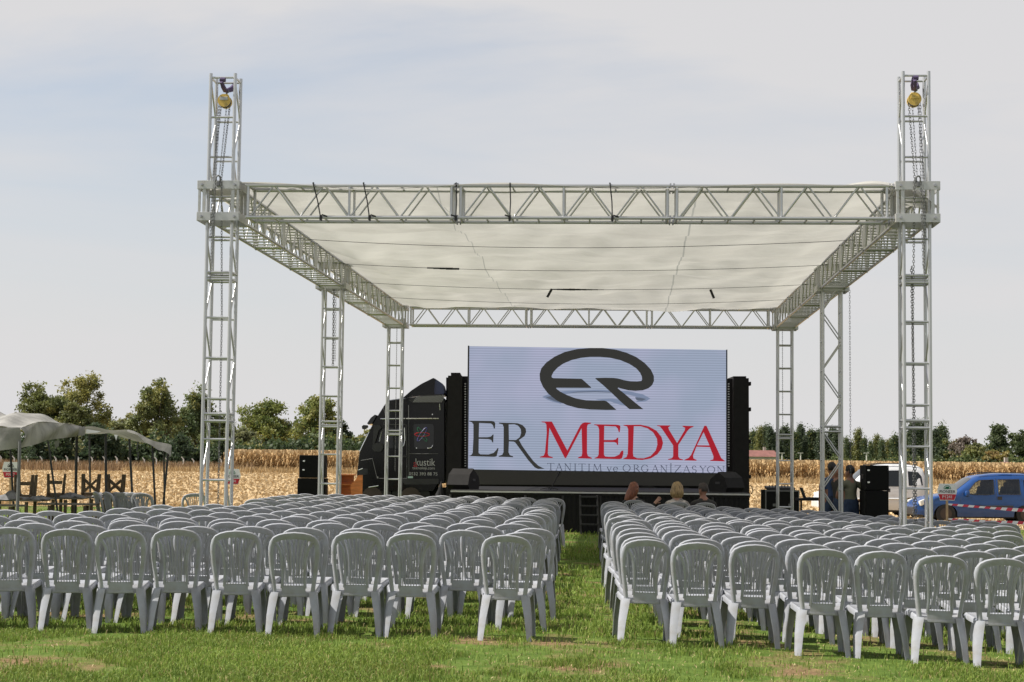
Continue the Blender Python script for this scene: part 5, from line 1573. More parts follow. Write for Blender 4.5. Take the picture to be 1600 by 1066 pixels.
    # windscreen and rear screen on the sloping body
    def cross(x0, x1, nm):
        vv = []
        for x in np.linspace(x0, x1, 6):
            z = ztop(x)
            for y in np.linspace(-1, 1, 7):
                wv = max(hw(x, z) - 0.17, 0.3)
                vv.append((x * S - 0.012, y * wv, (z + 0.03 * (1 - y * y) + 0.008) * H))
        MB().add(vv, [(i * 7 + k, i * 7 + k + 1, (i + 1) * 7 + k + 1, (i + 1) * 7 + k) for i in range(5) for k in range(6)]).build(nm, gl_, t, smooth='full')
    cross(1.24, 1.80, 'windscreen')
    MB().box((0.02 * S, 0, 0.42 * H), (0.12, 1.30, 0.26), bevel=.04).build('bumper', M['plastic'] if paint is M['blue_car'] else paint, t)
    MB().box((4.08 * S, 0, 0.44 * H), (0.12, 1.5, 0.24), bevel=.04).build('bumper', M['plastic'], t)
    MB().box((2.05 * S, 0, 0.23), (3.6 * S, 1.3, 0.12)).build('underbody', M['plastic'], t)
    return t
van('parked_van', 'blue passenger van parked behind the red and white tape', at(1432, 790, 56).x, 56.9, 4.3, 1.62, M['blue_car'], 'vans parked at the field edge')
van('parked_van', 'white van parked behind the black speakers, nose to the left', at(1286, 790, 60).x, 61.5, 3.82, 1.84, M['white_car'], 'vans parked at the field edge')

# ------------------------------------------------------------------ people
def person(label, loc, rz, J, edges, mats, hair=None, head_scale=1.0, height_scale=1.0, hair_fn=None):
    """J: joint -> ((x, y, z), radius); edges: (a, b, material index); one skinned body"""
    keys = list(J)
    me = bpy.data.meshes.new('body')
    me.from_pydata([J[k][0] for k in keys], [(keys.index(a_), keys.index(b_)) for a_, b_, _ in edges], [])
    o = bpy.data.objects.new('tmp', me); COL.objects.link(o)
    o.modifiers.new('skin', 'SKIN'); sub = o.modifiers.new('sub', 'SUBSURF'); sub.levels = sub.render_levels = 2
    for i, k in enumerate(keys):
        r = J[k][1]
        me.skin_vertices[0].data[i].radius = (r, r) if not isinstance(r, tuple) else r
        me.skin_vertices[0].data[i].use_root = (k == 'pelvis')
    bpy.context.view_layer.update()
    dg = bpy.context.evaluated_depsgraph_get()
    bm_ = bpy.data.meshes.new_from_object(o.evaluated_get(dg))
    bpy.data.objects.remove(o)
    bm_.materials.clear()
    for m_ in mats: bm_.materials.append(M[m_])
    segs = [(Vector(J[a_][0]), Vector(J[b_][0]), mi, J[a_][1], J[b_][1]) for a_, b_, mi in edges]
    for p in bm_.polygons:
        c = p.center; best = 1e9; bi = 0
        for (a_, b_, mi, ra, rb) in segs:
            ab = b_ - a_; tt = max(0, min(1, (c - a_).dot(ab) / max(ab.length_squared, 1e-9)))
            d = (c - (a_ + ab * tt)).length
            if d < best: best, bi = d, mi
        p.material_index = bi; p.use_smooth = True
    t = thing('person', label, 'person', loc, rz, 'people by the stage')
    link('body', bm_, t)
    if hair_fn: hair_fn(t, Vector(J['head'][0]))
    return t
def hand(J, E, side, wrist, fwd, palm_n, mi):
    """palm and five fingers beyond the wrist joint"""
    fwd, pn = Vector(fwd).normalized(), Vector(palm_n).normalized()
    sd = fwd.cross(pn).normalized()
    w = Vector(J[wrist][0])
    pk = side + 'palm'
    J[pk] = (tuple(w + fwd * 0.07), (0.036, 0.022)); E.append((wrist, pk, mi))
    for f, (o, ln) in enumerate(((-0.030, .065), (-0.010, .075), (0.010, .070), (0.028, .055))):
        a_, b_ = f'{side}f{f}a', f'{side}f{f}b'
        p1 = w + fwd * 0.115 + sd * o
        J[a_] = (tuple(p1), 0.0095); J[b_] = (tuple(p1 + fwd * ln * 0.8 + pn * ln * 0.5), 0.0075)
        E += [(pk, a_, mi), (a_, b_, mi)]
    J[side + 'ta'] = (tuple(w + fwd * 0.06 - sd * 0.045), 0.011); J[side + 'tb'] = (tuple(w + fwd * 0.10 - sd * 0.062 + pn * 0.02), 0.009)
    E += [(pk, side + 'ta', mi), (side + 'ta', side + 'tb', mi)]
def head_parts(J, E, base, top, face, mi, s=1.0):
    """neck, head, nose and ears; face = direction the person looks"""
    f = Vector(face).normalized(); b_ = Vector(base); sd = f.cross(Vector((0, 0, 1))).normalized()
    J['neck'] = (tuple(b_ + Vector((0, 0, 0.045))), 0.056 * s); E.append(('chest_top', 'neck', mi))
    J['jaw'] = (tuple(b_ + Vector((0, 0, 0.105)) + f * 0.025), (0.062 * s, 0.070 * s)); E.append(('neck', 'jaw', mi))
    J['head'] = (tuple(b_ + Vector((0, 0, 0.19)) + f * 0.012), (0.080 * s, 0.094 * s)); E.append(('jaw', 'head', mi))
    J['crown'] = (tuple(b_ + Vector((0, 0, 0.265)) + f * 0.0), (0.055 * s, 0.064 * s)); E.append(('head', 'crown', mi))
    J['nose'] = (tuple(b_ + Vector((0, 0, 0.155)) + f * 0.112), 0.014); E.append(('head', 'nose', mi))
    for q, nm in ((1, 'ear_r'), (-1, 'ear_l')):
        J[nm] = (tuple(b_ + Vector((0, 0, 0.165)) + sd * q * 0.088 * s - f * 0.005), 0.016); E.append(('head', nm, mi))
def hair_cap(mtl, face, length=0.0, puff=1.0, part='hair', off=(0, 0, 0)):
    def fn(t, head):
        f = Vector(face).normalized(); b = MB(); nu, nv = 40, 16; hr = random.Random(3)
        vs = []
        sd = f.cross(Vector((0, 0, 1))).normalized()
        for j in range(nv + 1):
            for i in range(nu):
                th = 2 * math.pi * i / nu
                frontness = math.cos(th)
                lim = 0.52 if frontness > 0.55 else (0.90 if frontness > 0.0 else 1.18)
                if length and frontness < 0.5: lim = 1.45
                ph = lim * j / nv * math.pi / 2 * 1.15
                rr = 0.098 * puff * (1 + 0.03 * math.sin(7 * th + j) + 0.045 * math.sin(i * 2.4) + hr.uniform(-.02, .02))
                p = head + Vector((0, 0, 0.018)) + (f * math.cos(th) * 1.05 + sd * math.sin(th) * 0.90) * rr * math.sin(ph) + Vector((0, 0, 1)) * rr * 1.08 * math.cos(ph)
                if length and frontness < 0.5 and j > nv * 0.6:
                    k = (j - nv * 0.6) / (nv * 0.4)
                    p = p + Vector((0, 0, -length * k)) + Vector(off) * k + (f * math.cos(th) + sd * math.sin(th)) * 0.03 * math.sin(k * 2.4) + sd * 0.008 * math.sin(th * 9)
                vs.append(p)
        b.add(vs, [(j * nu + i, j * nu + (i + 1) % nu, (j + 1) * nu + (i + 1) % nu, (j + 1) * nu + i) for j in range(nv) for i in range(nu)])
        b.build(part, M[mtl], t, smooth='full')
    return fn
def standing(label, loc, rz, mats, face, arms, hair, h=1.70, lean=(0, 0)):
    k = h / 1.75
    J, E = {}, []
    lx, ly = lean
    def V(x, y, z): return ((x + lx * max(z - .95, 0)) * k, (y + ly * max(z - .95, 0)) * k, z * k)
    J['pelvis'] = (V(0, 0, .95), (0.150, 0.115)); J['belly'] = (V(0, -.005, 1.10), (0.152, 0.115)); J['chest'] = (V(0, 0, 1.28), (0.165, 0.115)); J['chest_top'] = (V(0, -.01, 1.43), (0.115, 0.075))
    E += [('pelvis', 'belly', 1), ('belly', 'chest', 0), ('chest', 'chest_top', 0)]
    for s, n in ((-1, 'l'), (1, 'r')):
        J[n + 'hip'] = (V(s * .095, 0, .88), 0.095); J[n + 'knee'] = (V(s * .11, .01, .50), 0.064); J[n + 'calf'] = (V(s * .115, -.02, .34), 0.058); J[n + 'ank'] = (V(s * .12, -.02, .10), 0.044); J[n + 'heel'] = (V(s * .12, -.04, .045), 0.042); J[n + 'toe'] = (V(s * .14, .17, .035), 0.034)
        E += [('pelvis', n + 'hip', 1), (n + 'hip', n + 'knee', 1), (n + 'knee', n + 'calf', 1), (n + 'calf', n + 'ank', 1), (n + 'ank', n + 'heel', 3), (n + 'heel', n + 'toe', 3)]
        sh, el, wr, fw, pn = arms[n]
        J[n + 'sho'] = (V(*sh), 0.066); J[n + 'slv'] = (tuple((Vector(V(*sh)) * .45 + Vector(V(*el)) * .55)), 0.058); J[n + 'elb'] = (V(*el), 0.042); J[n + 'wri'] = (V(*wr), 0.030)
        E += [('chest_top', n + 'sho', 0), (n + 'sho', n + 'slv', 0), (n + 'slv', n + 'elb', 2), (n + 'elb', n + 'wri', 2)]
        hand(J, E, n, n + 'wri', fw, pn, 2)
    bx = V(0, -.005, 1.475)
    head_parts(J, E, bx, None, face, 2)
    return person(label, loc, rz, J, E, mats, hair_fn=hair)
def gp(u, Y):
    p = at(u, 760, Y); return (p.x, Y, gz(p.x))
down = {'l': ((-.20, 0, 1.40), (-.25, .0, 1.12), (-.24, .06, .88), (0, .1, -1), (1, 0, 0)), 'r': ((.20, 0, 1.40), (.25, .0, 1.12), (.24, .08, .88), (0, .1, -1), (-1, 0, 0))}
standing('man in blue shirt with dark hair, back turned, behind the right middle tower', gp(1300, 34.6), 0.1, ['shirt_blue', 'jeans', 'skin_tan', 'shoe'], (0.2, 1, -.1), down, hair_cap('hair_dark', (0.2, 1, 0)), 1.66)
standing('bald man looking left, half hidden behind the man in olive shirt', gp(1313, 34.4), 2.0, ['cloth_dark', 'jeans', 'skin_tan', 'shoe'], (0.3, 1, -.2), down, None, 1.62, (.0, .12))
hip = {'l': ((-.20, 0, 1.40), (-.27, .10, 1.13), (-.10, .26, 1.08), (.8, .5, -.1), (0, -1, 0)), 'r': ((.20, -.01, 1.40), (.36, -.10, 1.20), (.21, .05, 1.05), (-.9, .3, -.2), (0, -1, 0))}
standing('man in olive shirt and jeans with dark hair, elbow out, beside the right speakers', gp(1330, 33.6), 0.25, ['shirt_olive', 'jeans', 'skin_tan', 'shoe'], (-0.5, 1, -.1), hip, hair_cap('hair_dark', (-0.5, 1, 0)), 1.60, (-.02, .05))
def seated(label, u, vt, Y, rz, mats, face, hair, raise_r=False, twist=0.0, sw=1.0):
    p = at(u, vt, Y); g = gz(p.x)
    top = p.z - g                                   # height of the crown above the ground
    J, E = {}, []
    dz = top - 1.28
    J['pelvis'] = ((0, 0, .52), (0.165, 0.13)); J['belly'] = ((0, -.03, .68 + dz * .4), (0.145, .11)); J['chest'] = ((0, -.03, .84 + dz * .8), (0.155 * sw, .105)); J['chest_top'] = ((0, -.02, .975 + dz), (0.105, .07))
    E += [('pelvis', 'belly', 0), ('belly', 'chest', 0), ('chest', 'chest_top', 0)]
    for s, n in ((-1, 'l'), (1, 'r')):
        J[n + 'hip'] = ((s * .09, .05, .53), .095); J[n + 'knee'] = ((s * .12, .42, .50), .065); J[n + 'calf'] = ((s * .12, .43, .34), .055); J[n + 'ank'] = ((s * .12, .42, .09), .042); J[n + 'toe'] = ((s * .13, .58, .035), .034)
        E += [('pelvis', n + 'hip', 1), (n + 'hip', n + 'knee', 1), (n + 'knee', n + 'calf', 1), (n + 'calf', n + 'ank', 1), (n + 'ank', n + 'toe', 1)]
        J[n + 'sho'] = ((s * .18 * sw, -.02, .94 + dz), .062)
        if raise_r and s > 0:
            J[n + 'elb'] = ((.30, .02, .74 + dz), .046); J[n + 'wri'] = ((.40, .10, .93 + dz), .032)
            fw, pn = (.6, .2, .6), (0, 1, 0)
        else:
            J[n + 'elb'] = ((s * .24, .06, .72 + dz), .046); J[n + 'wri'] = ((s * .12, .28, .62), .031)
            fw, pn = (-s * .3, 1, -.1), (0, 0, -1)
        E += [('chest_top', n + 'sho', 0), (n + 'sho', n + 'elb', 0), (n + 'elb', n + 'wri', 0)]
        hand(J, E, n, n + 'wri', fw, pn, 2)
    head_parts(J, E, (0, -.01, 1.01 + dz), None, face, 2)
    person(label, (p.x, Y, g), rz, J, E, mats, hair_fn=hair)
    place_chair((p.x, Y + 0.04), rz * 0.3, f'grey plastic chair under the {label.split(",")[0]}', 'chairs of the seated people')
seated('seated woman with long auburn hair, black jacket and raised hand', 990, 757, 31.6, 0.05, ['cloth_black', 'cloth_black', 'skin'], (0.3, 1, 0), hair_cap('hair_red', (0.5, 1, 0), 0.18, 1.02, off=(-.10, 0, 0)), True)
seated('seated woman with bobbed blond hair and patterned blouse', 1058, 758, 31.6, 0.0, ['cloth_pattern', 'cloth_black', 'skin'], (0.05, 1, 0), hair_cap('hair_blond', (0, 1, 0), 0.07, 1.16))
seated('seated man with cropped hair and dark jacket, beside the right monitor', 1099, 758, 31.8, 0.15, ['cloth_dark', 'cloth_black', 'skin_tan'], (-0.5, 1, 0), hair_cap('hair_grey', (-0.5, 1, 0)), False, 0.0, 1.12)

# ------------------------------------------------------------------ trees and bushes
def leaf_mesh(name, pts, size, cols, seed, flat_=0.0):
    r = np.random.default_rng(seed)
    n = len(pts)
    a = r.normal(size=(n, 3)); a /= np.linalg.norm(a, axis=1, keepdims=True)
    c = r.normal(size=(n, 3)); b = np.cross(a, c); b /= np.linalg.norm(b, axis=1, keepdims=True)
    s = size * r.uniform(0.6, 1.35, (n, 1))
    v = np.empty((n, 4, 3))
    v[:, 0] = pts - a * s; v[:, 1] = pts + b * s * 0.62; v[:, 2] = pts + a * s; v[:, 3] = pts - b * s * 0.62
    q = np.arange(n * 4).reshape(n, 4)
    me = mesh_np(name, v.reshape(-1, 3), q)
    set_cols(me, np.repeat(cols, 4, axis=0))
    me.materials.append(M['leaf'])
    return me
def crown_points(kind, h, w, n_clump, n_leaf, r):
    """leaf positions in clumps round real boughs"""
    pts, cid, ends, lobes = [], [], [], []
    if kind == 'round':
        for k in range(9):
            th = k * 2.4 + r.random(); q = 0.30 * w * math.sqrt((k + .3) / 9)
            s = w * (.24 - .05 * r.random())
            z = h * (.80 - .42 * (k / 9) + .06 * r.normal())
            lobes.append((q * math.cos(th), q * math.sin(th), min(z, h - s * .9 * .8), s, min(s * .85, h * .22)))
    if kind == 'tall':
        for k in range(11):
            t = (k + .5) / 11; th = k * 2.4 + r.random()
            q = w * (.30 * (1 - t) + .07); s = w * (.23 - .09 * t) * (.85 + .3 * r.random())
            lobes.append((q * math.cos(th), q * math.sin(th), h * (.24 + .68 * t), s, h * (.13 - .03 * t)))
    for k in range(n_clump):
        if kind == 'poplar':
            t = r.random() ** 0.85; z = h * (0.10 + 0.90 * t)
            rad = w * 0.5 * (math.sin(min(1.0, (t + 0.12) * 1.1) * math.pi * 0.93) ** 0.6 + 0.05)
            c = np.array([*(r.normal(size=2) * rad * 0.42), z]); sd = np.array([.16 * w, .16 * w, .07 * h])
        elif kind == 'conifer':
            t = r.random() ** 1.3; z = h * (0.06 + 0.93 * t)
            rad = w * 0.5 * (1 - t) * (0.75 + 0.35 * r.random())
            th = r.random() * 6.283
            c = np.array([rad * math.cos(th), rad * math.sin(th), z - 0.06 * rad]); sd = np.array([.09 * w, .09 * w, .022 * h])
        elif kind == 'bush':
            th = r.random() * 6.283; q = r.random() ** 0.5
            c = np.array([w * .45 * q * math.cos(th), w * .45 * q * math.sin(th), h * (0.15 + 0.65 * r.random() * (1.1 - .5 * q))]); sd = np.array([.12 * w, .12 * w, .11 * h])
        else:
            while True:
                p = r.uniform(-1, 1, 3)
                if np.linalg.norm(p) < 1: break
            L = lobes[r.integers(len(lobes))]
            p = p / max(np.linalg.norm(p), .01) * np.linalg.norm(p) ** .45
            c = np.array([L[0] + p[0] * L[3], L[1] + p[1] * L[3], L[2] + p[2] * L[4]]); sd = np.array([.042 * w, .042 * w, .027 * h])
        ends.append(c)
        pts.append(c + r.normal(size=(n_leaf, 3)) * sd * (0.7 + 0.6 * r.random())); cid += [k] * n_leaf
    p = np.concatenate(pts); p[:, 2] = np.maximum(p[:, 2], 0.15)
    return p, np.array(cid), ends
def tree_meshes(kind, h, w, c1, c2, yellow, seed, n_clump=70, n_leaf=60, leaf=0.22):
    r = np.random.default_rng(seed)
    p, cid, ends = crown_points(kind, h, w, n_clump, n_leaf, r)
    base = np.array(c1)[None] + (np.array(c2) - np.array(c1))[None] * r.random((n_clump, 1))[cid]
    base = base * np.array([[2.0, 2.05, 2.25]]) * (0.75 + 0.5 * r.random((len(p), 1)))  # leaf colours lifted and greyed in place of distance haze
    ys = (r.random((n_clump, 1))[cid] < yellow) * r.random((len(p), 1)) * 0.8
    base = base * (1 - ys) + np.array([[0.33, 0.29, 0.075]]) * ys
    crown = leaf_mesh('crown', p, leaf, base, seed + 5)
    b = MB()
    th = h * (0.92 if kind in ('poplar', 'conifer') else 0.62)
    r0 = 0.018 * h + 0.03
    b.tube([(0, 0, -0.1), (0.01 * h, 0, th * 0.35), (-0.01 * h, 0.01 * h, th * .7), (0, 0, th)], [r0, r0 * .75, r0 * .5, r0 * .12], 8)
    if kind in ('round', 'tall', 'bush'):
        for e in ends[:16]:
            z0 = h * (0.15 + 0.35 * r.random())
            b.tube([(0, 0, z0), tuple(np.array([0, 0, z0]) * .5 + e * .5 + np.array([0, 0, .02 * h])), tuple(e)], [r0 * .45, r0 * .28, r0 * .08], 5)
    return crown, b.mesh('trunk', M['bark'], smooth='full')
def plant(name, meshes, x, Y, label, cat, group, scale=1.0, rz=0.0, sx=1.0):
    t = thing(name, label, cat, (x, Y, gz(x) - 0.02), rz, group)
    t.scale = (scale * sx, scale * sx, scale)
    link('crown', meshes[0], t); link('trunk', meshes[1], t)
    return t
G1, G2 = (0.050, 0.062, 0.016), (0.115, 0.125, 0.035)
D1, D2 = (0.018, 0.030, 0.012), (0.040, 0.055, 0.020)
rt = random.Random(5)
def nth(k):
    if k < 20: return ORD[k]
    tens = {2: 'twenty', 3: 'thirty', 4: 'forty', 5: 'fifty'}[(k + 1) // 10]
    return (tens[:-1] + 'ieth') if (k + 1) % 10 == 0 else tens + '-' + ORD[(k + 1) % 10 - 1]
def tree_at(kind, u, vt, wpx, Y, label, name, cat, group, c1=G1, c2=G2, yellow=0.25, seed=1, nc=80, nl=60, leaf=0.24):
    p = at(u, vt, Y); g = gz(p.x)
    m = tree_meshes(kind, p.z - g, wpx * Y / F * (1.3 if kind in ('round', 'tall') else 1.0), c1, c2, yellow, seed, nc, nl, leaf)
    return plant(name, m, p.x, Y, label, cat, group, rz=0.0)
LT_G = 'broadleaf trees behind the left field'
for i, a_ in enumerate((
    ('round', 70, 601, 88, 215, 'broad dark green tree just right of the tent peak', .15, (0.040, 0.050, 0.014), (0.095, 0.10, 0.028)),
    ('tall', 128, 583, 84, 222, 'tallest tree with pale yellow-green top behind the tents', .62, (0.075, 0.080, 0.022), (0.16, 0.15, 0.045)),
    ('round', 115, 622, 62, 208, 'low dark tree in front of the tallest yellow-topped tree', .12, (0.038, 0.046, 0.013), (0.085, 0.088, 0.025)),
    ('tall', 246, 596, 74, 218, 'tall loose tree left of the front left tower', .30, (0.060, 0.072, 0.024), (0.13, 0.135, 0.045)),
    ('tall', 312, 604, 66, 225, 'tall tree seen through the front left tower', .10, (0.034, 0.050, 0.018), (0.085, 0.10, 0.034)),
    ('round', 195, 645, 70, 235, 'thin greyish tree between the tall trees', .25, (0.055, 0.060, 0.024), (0.11, 0.115, 0.042)),
    ('round', 413, 626, 92, 222, 'rounded green tree with yellowing top right of the front left tower', .35, (0.045, 0.062, 0.014), (0.115, 0.125, 0.030)),
    ('round', 378, 662, 50, 214, 'small greyish tree beside the rounded tree', .2, (0.055, 0.060, 0.026), (0.105, 0.105, 0.042)),
    ('tall', 497, 618, 72, 219, 'light green tree behind the left middle tower', .35, (0.062, 0.078, 0.022), (0.14, 0.15, 0.042)),
    ('round', 532, 652, 34, 226, 'dark narrow tree right of the left middle tower', .02, (0.020, 0.030, 0.014), (0.045, 0.055, 0.022)),
    ('round', 568, 664, 44, 224, 'yellowish tree just left of the truck cab', .55, (0.075, 0.080, 0.022), (0.15, 0.14, 0.04)),
    ('round', 170, 655, 70, 240, 'hazy low tree behind the awning tent', .3, (0.060, 0.062, 0.026), (0.11, 0.11, 0.042)),
    ('round', 282, 640, 60, 236, 'mid green tree between two tall trees left of the tower', .2, (0.05, 0.058, 0.022), (0.10, 0.11, 0.036)),
    ('round', 455, 655, 56, 238, 'olive tree between the rounded tree and the light green tree', .3, (0.05, 0.058, 0.020), (0.11, 0.11, 0.034)),
    ('round', 350, 650, 50, 236, 'dark tree at the right leg of the front left tower', .1, (0.035, 0.045, 0.018), (0.08, 0.09, 0.03)),
    ('round', -40, 640, 90, 224, 'green tree above the left tent at the picture edge', .2, G1, G2),
)):
    k, u, vt, wp, Y, lb, yl, c1, c2 = a_
    big = wp > 60
    tree_at(k, u, vt, wp, Y, lb, 'broadleaf_tree', 'tree', LT_G, c1, c2, yl, 30 + i, 125 if big else 75, 110, 0.165)
BH = [tree_meshes('bush', 4.0, 5.2, D1, D2, .03, 61, 40, 60, .24), tree_meshes('bush', 4.6, 4.6, (0.026, 0.04, 0.014), (0.06, 0.075, 0.022), .08, 62, 40, 60, .24), tree_meshes('bush', 3.6, 6.0, (0.05, 0.055, 0.022), (0.10, 0.10, 0.04), .2, 63, 40, 60, .24)]
CF = [tree_meshes('conifer', 5.0, 4.2, (0.015, 0.028, 0.013), (0.036, 0.050, 0.022), 0, 71, 110, 40, .20), tree_meshes('conifer', 5.0, 3.6, (0.020, 0.032, 0.014), (0.042, 0.056, 0.022), 0, 72, 110, 40, .20)]
for i, u in enumerate(list(range(-60, 580, 20))):
    k = i % 3 if rt.random() < .5 else 0
    x = at(u + rt.uniform(-7, 7), 700, 206).x
    plant('hedge_bush', BH[k], x, 206 + rt.uniform(-3, 5), ('dark green', 'mid green', 'greyish')[k] + (f' hedge bush behind the left field, {nth(i - 3)} from the left picture edge' if i > 2 else f' hedge bush beyond the left picture edge, {nth(2 - i)} outside it'), 'bush', 'bushes of the hedge behind the left field', rt.uniform(.85, 1.25), rt.uniform(0, 6))
for i, (u, h, lb) in enumerate(((66, 3.4, 'small dark fir tree right of the left tent pole'), (98, 4.6, 'dark fir tree between the tent poles'), (150, 5.2, 'large dark fir tree below the awning tent'), (176, 3.8, 'dark fir tree behind the awning pole'), (283, 4.0, 'small dark fir tree left of the front left tower'), (345, 3.8, 'small dark fir tree behind the front left tower'))):
    x = at(u, 700, 197).x
    plant('fir_tree', CF[i % 2], x, 197 + rt.uniform(-2, 2), lb, 'tree', 'small fir trees along the fence', h / 5.0, rt.uniform(0, 6), 1.0)
# poplars far right
PO = [tree_meshes('poplar', 14, 3.0, (0.030, 0.045, 0.020), (0.068, 0.085, 0.034), .10, 81, 80, 60, .26), tree_meshes('poplar', 14, 3.4, (0.050, 0.060, 0.022), (0.11, 0.11, 0.036), .4, 82, 80, 60, .26),
      tree_meshes('poplar', 14, 2.7, (0.024, 0.036, 0.020), (0.055, 0.066, 0.030), .04, 83, 80, 60, .26)]
u = 1150
i = 0
while u < 1475:
    Yp = 430 + rt.uniform(-15, 25)
    if u < 1195: vt = 678 + rt.uniform(-8, 10); k = 1 if rt.random() < .5 else 0
    elif u < 1310: vt = 677 + rt.uniform(-8, 10); k = 2 if rt.random() < .75 else 0
    elif u < 1420: vt = 688 + rt.uniform(-5, 7); k = 1 if rt.random() < .6 else 0
    else: vt = 668 + rt.uniform(-5, 12); k = rt.choice((0, 1, 2))
    if 1333 < u < 1342: vt = 676; k = 1
    if 1420 < u < 1438: vt = 664
    p = at(u, vt, Yp); h = p.z - gz(p.x)
    plant('poplar_tree', PO[k], p.x, Yp, ('grey-green', 'yellow-green', 'dark green')[k] + f' poplar in the far row, {nth(i)} from the trailer', 'tree', 'poplars beyond the corn', h / 14.0, rt.uniform(0, 6), 1.0 + rt.uniform(-.1, .35))
    u += rt.uniform(6.5, 10.5); i += 1
RT = 'trees at the far right'
tree_at('round', 1506, 672, 40, 370, 'brownish half-bare tree right of the front right tower', 'broadleaf_tree', 'tree', RT, (0.075, 0.058, 0.045), (0.13, 0.105, 0.08), .05, 91, 60, 40, .28)
tree_at('round', 1480, 685, 34, 375, 'dark green tree just right of the front right tower', 'broadleaf_tree', 'tree', RT, (0.026, 0.038, 0.016), (0.06, 0.07, 0.025), .1, 92, 60, 50, .3)
tree_at('round', 1530, 694, 56, 340, 'olive green tree above the blue van', 'broadleaf_tree', 'tree', RT, (0.05, 0.055, 0.018), (0.10, 0.10, 0.03), .3, 93, 80, 60, .28)
tree_at('conifer', 1560, 665, 52, 350, 'pointed pine tree above the blue van roof', 'pine_tree', 'tree', RT, (0.03, 0.042, 0.018), (0.065, 0.075, 0.03), 0, 94, 150, 60, .26)
tree_at('round', 1560, 704, 50, 325, 'rust brown low tree above the blue van roof', 'broadleaf_tree', 'tree', RT, (0.075, 0.055, 0.018), (0.14, 0.095, 0.03), .3, 95, 70, 50, .26)
tree_at('round', 1598, 668, 50, 335, 'dark tree at the right picture edge', 'broadleaf_tree', 'tree', RT, (0.024, 0.034, 0.013), (0.05, 0.06, 0.02), .05, 96, 90, 60, .28)
tree_at('round', 1650, 675, 70, 345, 'green tree beyond the right picture edge', 'broadleaf_tree', 'tree', RT, G1, G2, .2, 97, 80, 60, .28)
for i, u in enumerate(range(1150, 1660, 15)):
    x = at(u + rt.uniform(-5, 5), 720, 330).x
    k = rt.choice((0, 1, 1, 2))
    Yb = 405 if u < 1470 else 322
    x = at(u + rt.uniform(-5, 5), 720, Yb).x
    plant('field_bush', BH[k], x, Yb + rt.uniform(-5, 5), ('dark green', 'mid green', 'greyish')[k] + f' bush below the far right trees, {nth(i)} from the trailer', 'bush', 'bushes at the foot of the far right trees', rt.uniform(.7, 1.1), rt.uniform(0, 6))
# houses with red roofs behind the corn
def house(u0, u1, vr, ve, Y, label):
    xa, xb = at(u0, vr, Y).x, at(u1, vr, Y).x
    zr, ze = at((u0 + u1) / 2, vr, Y).z, at((u0 + u1) / 2, ve, Y).z
    g = gz((xa + xb) / 2)
    t = thing('house', label, 'house', ((xa + xb) / 2, Y + 4, g), 0, 'houses beyond the corn')
    w = xb - xa
    MB().box((0, 0, (ze - g) / 2), (w * 0.94, 7.4, ze - g)).build('wall', M['house'], t)
    e, rdg = ze - g, zr - g
    rf = MB().add([(-w / 2, -4.2, e - .1), (w / 2, -4.2, e - .1), (w / 2, 4.2, e - .1), (-w / 2, 4.2, e - .1), (-w / 2 + .6, 0, rdg), (w / 2 - .6, 0, rdg)], [(0, 1, 5, 4), (2, 3, 4, 5), (1, 2, 5), (3, 0, 4), (0, 3, 2, 1)]).build('roof', M['roof_red'], t)
    MB().box((w * 0.2, 1.0, rdg + 0.1), (0.6, 0.6, 1.4)).build('chimney', M['house'], rf)
    for k in (-.3, 0, .3):
        MB().box((k * w, -3.72, e * .6), (1.2, 0.06, 1.2)).build('window', M['glass_dark'], t)
house(1156, 1218, 703.5, 713, 395, 'long low house with red roof just right of the trailer')
house(1568, 1592, 722, 729, 300, 'low house with pinkish red roof above the blue van')
for (u, Y, lb) in ((1222, 300, 'seen through the right rear tower'), (1251, 300, 'between the two rear right towers'), (1354, 300, 'above the right speakers'), (1284, 302, 'seen through the zigzag tower')):
    p = at(u, 708, Y); g = gz(p.x)
    t = thing('lamp_post', f'short pale lamp post above the far corn, {lb}', 'lamp post', (p.x, Y, g), 0, 'lamp posts beyond the corn')
    h = p.z - g
    MB().tube([(0, 0, 0), (0, 0, h)], 0.12, 6).build('pole', M['concrete'], t)
    MB().box((0, 0, h), (0.9, 0.25, 0.14)).build('lamp_head', M['concrete'], t)
# fence posts
for i, u in enumerate(range(5, 360, 20)):
    p = at(u + rt.uniform(-3, 3), 712, 194)
    t = thing('fence_post', f'pale concrete fence post with bent top, {nth(i)} from the left picture edge', 'post', (p.x, 194, gz(p.x)), 0, 'fence posts behind the left field')
    h = 1.2 + rt.uniform(-.1, .15)
    MB().tube([(0, 0, 0), (0, 0, h), (0.0, 0, h + .05), (-0.25, 0, h + .35)], [.085, .08, .08, .06], 6).build('shaft', M['concrete'], t)

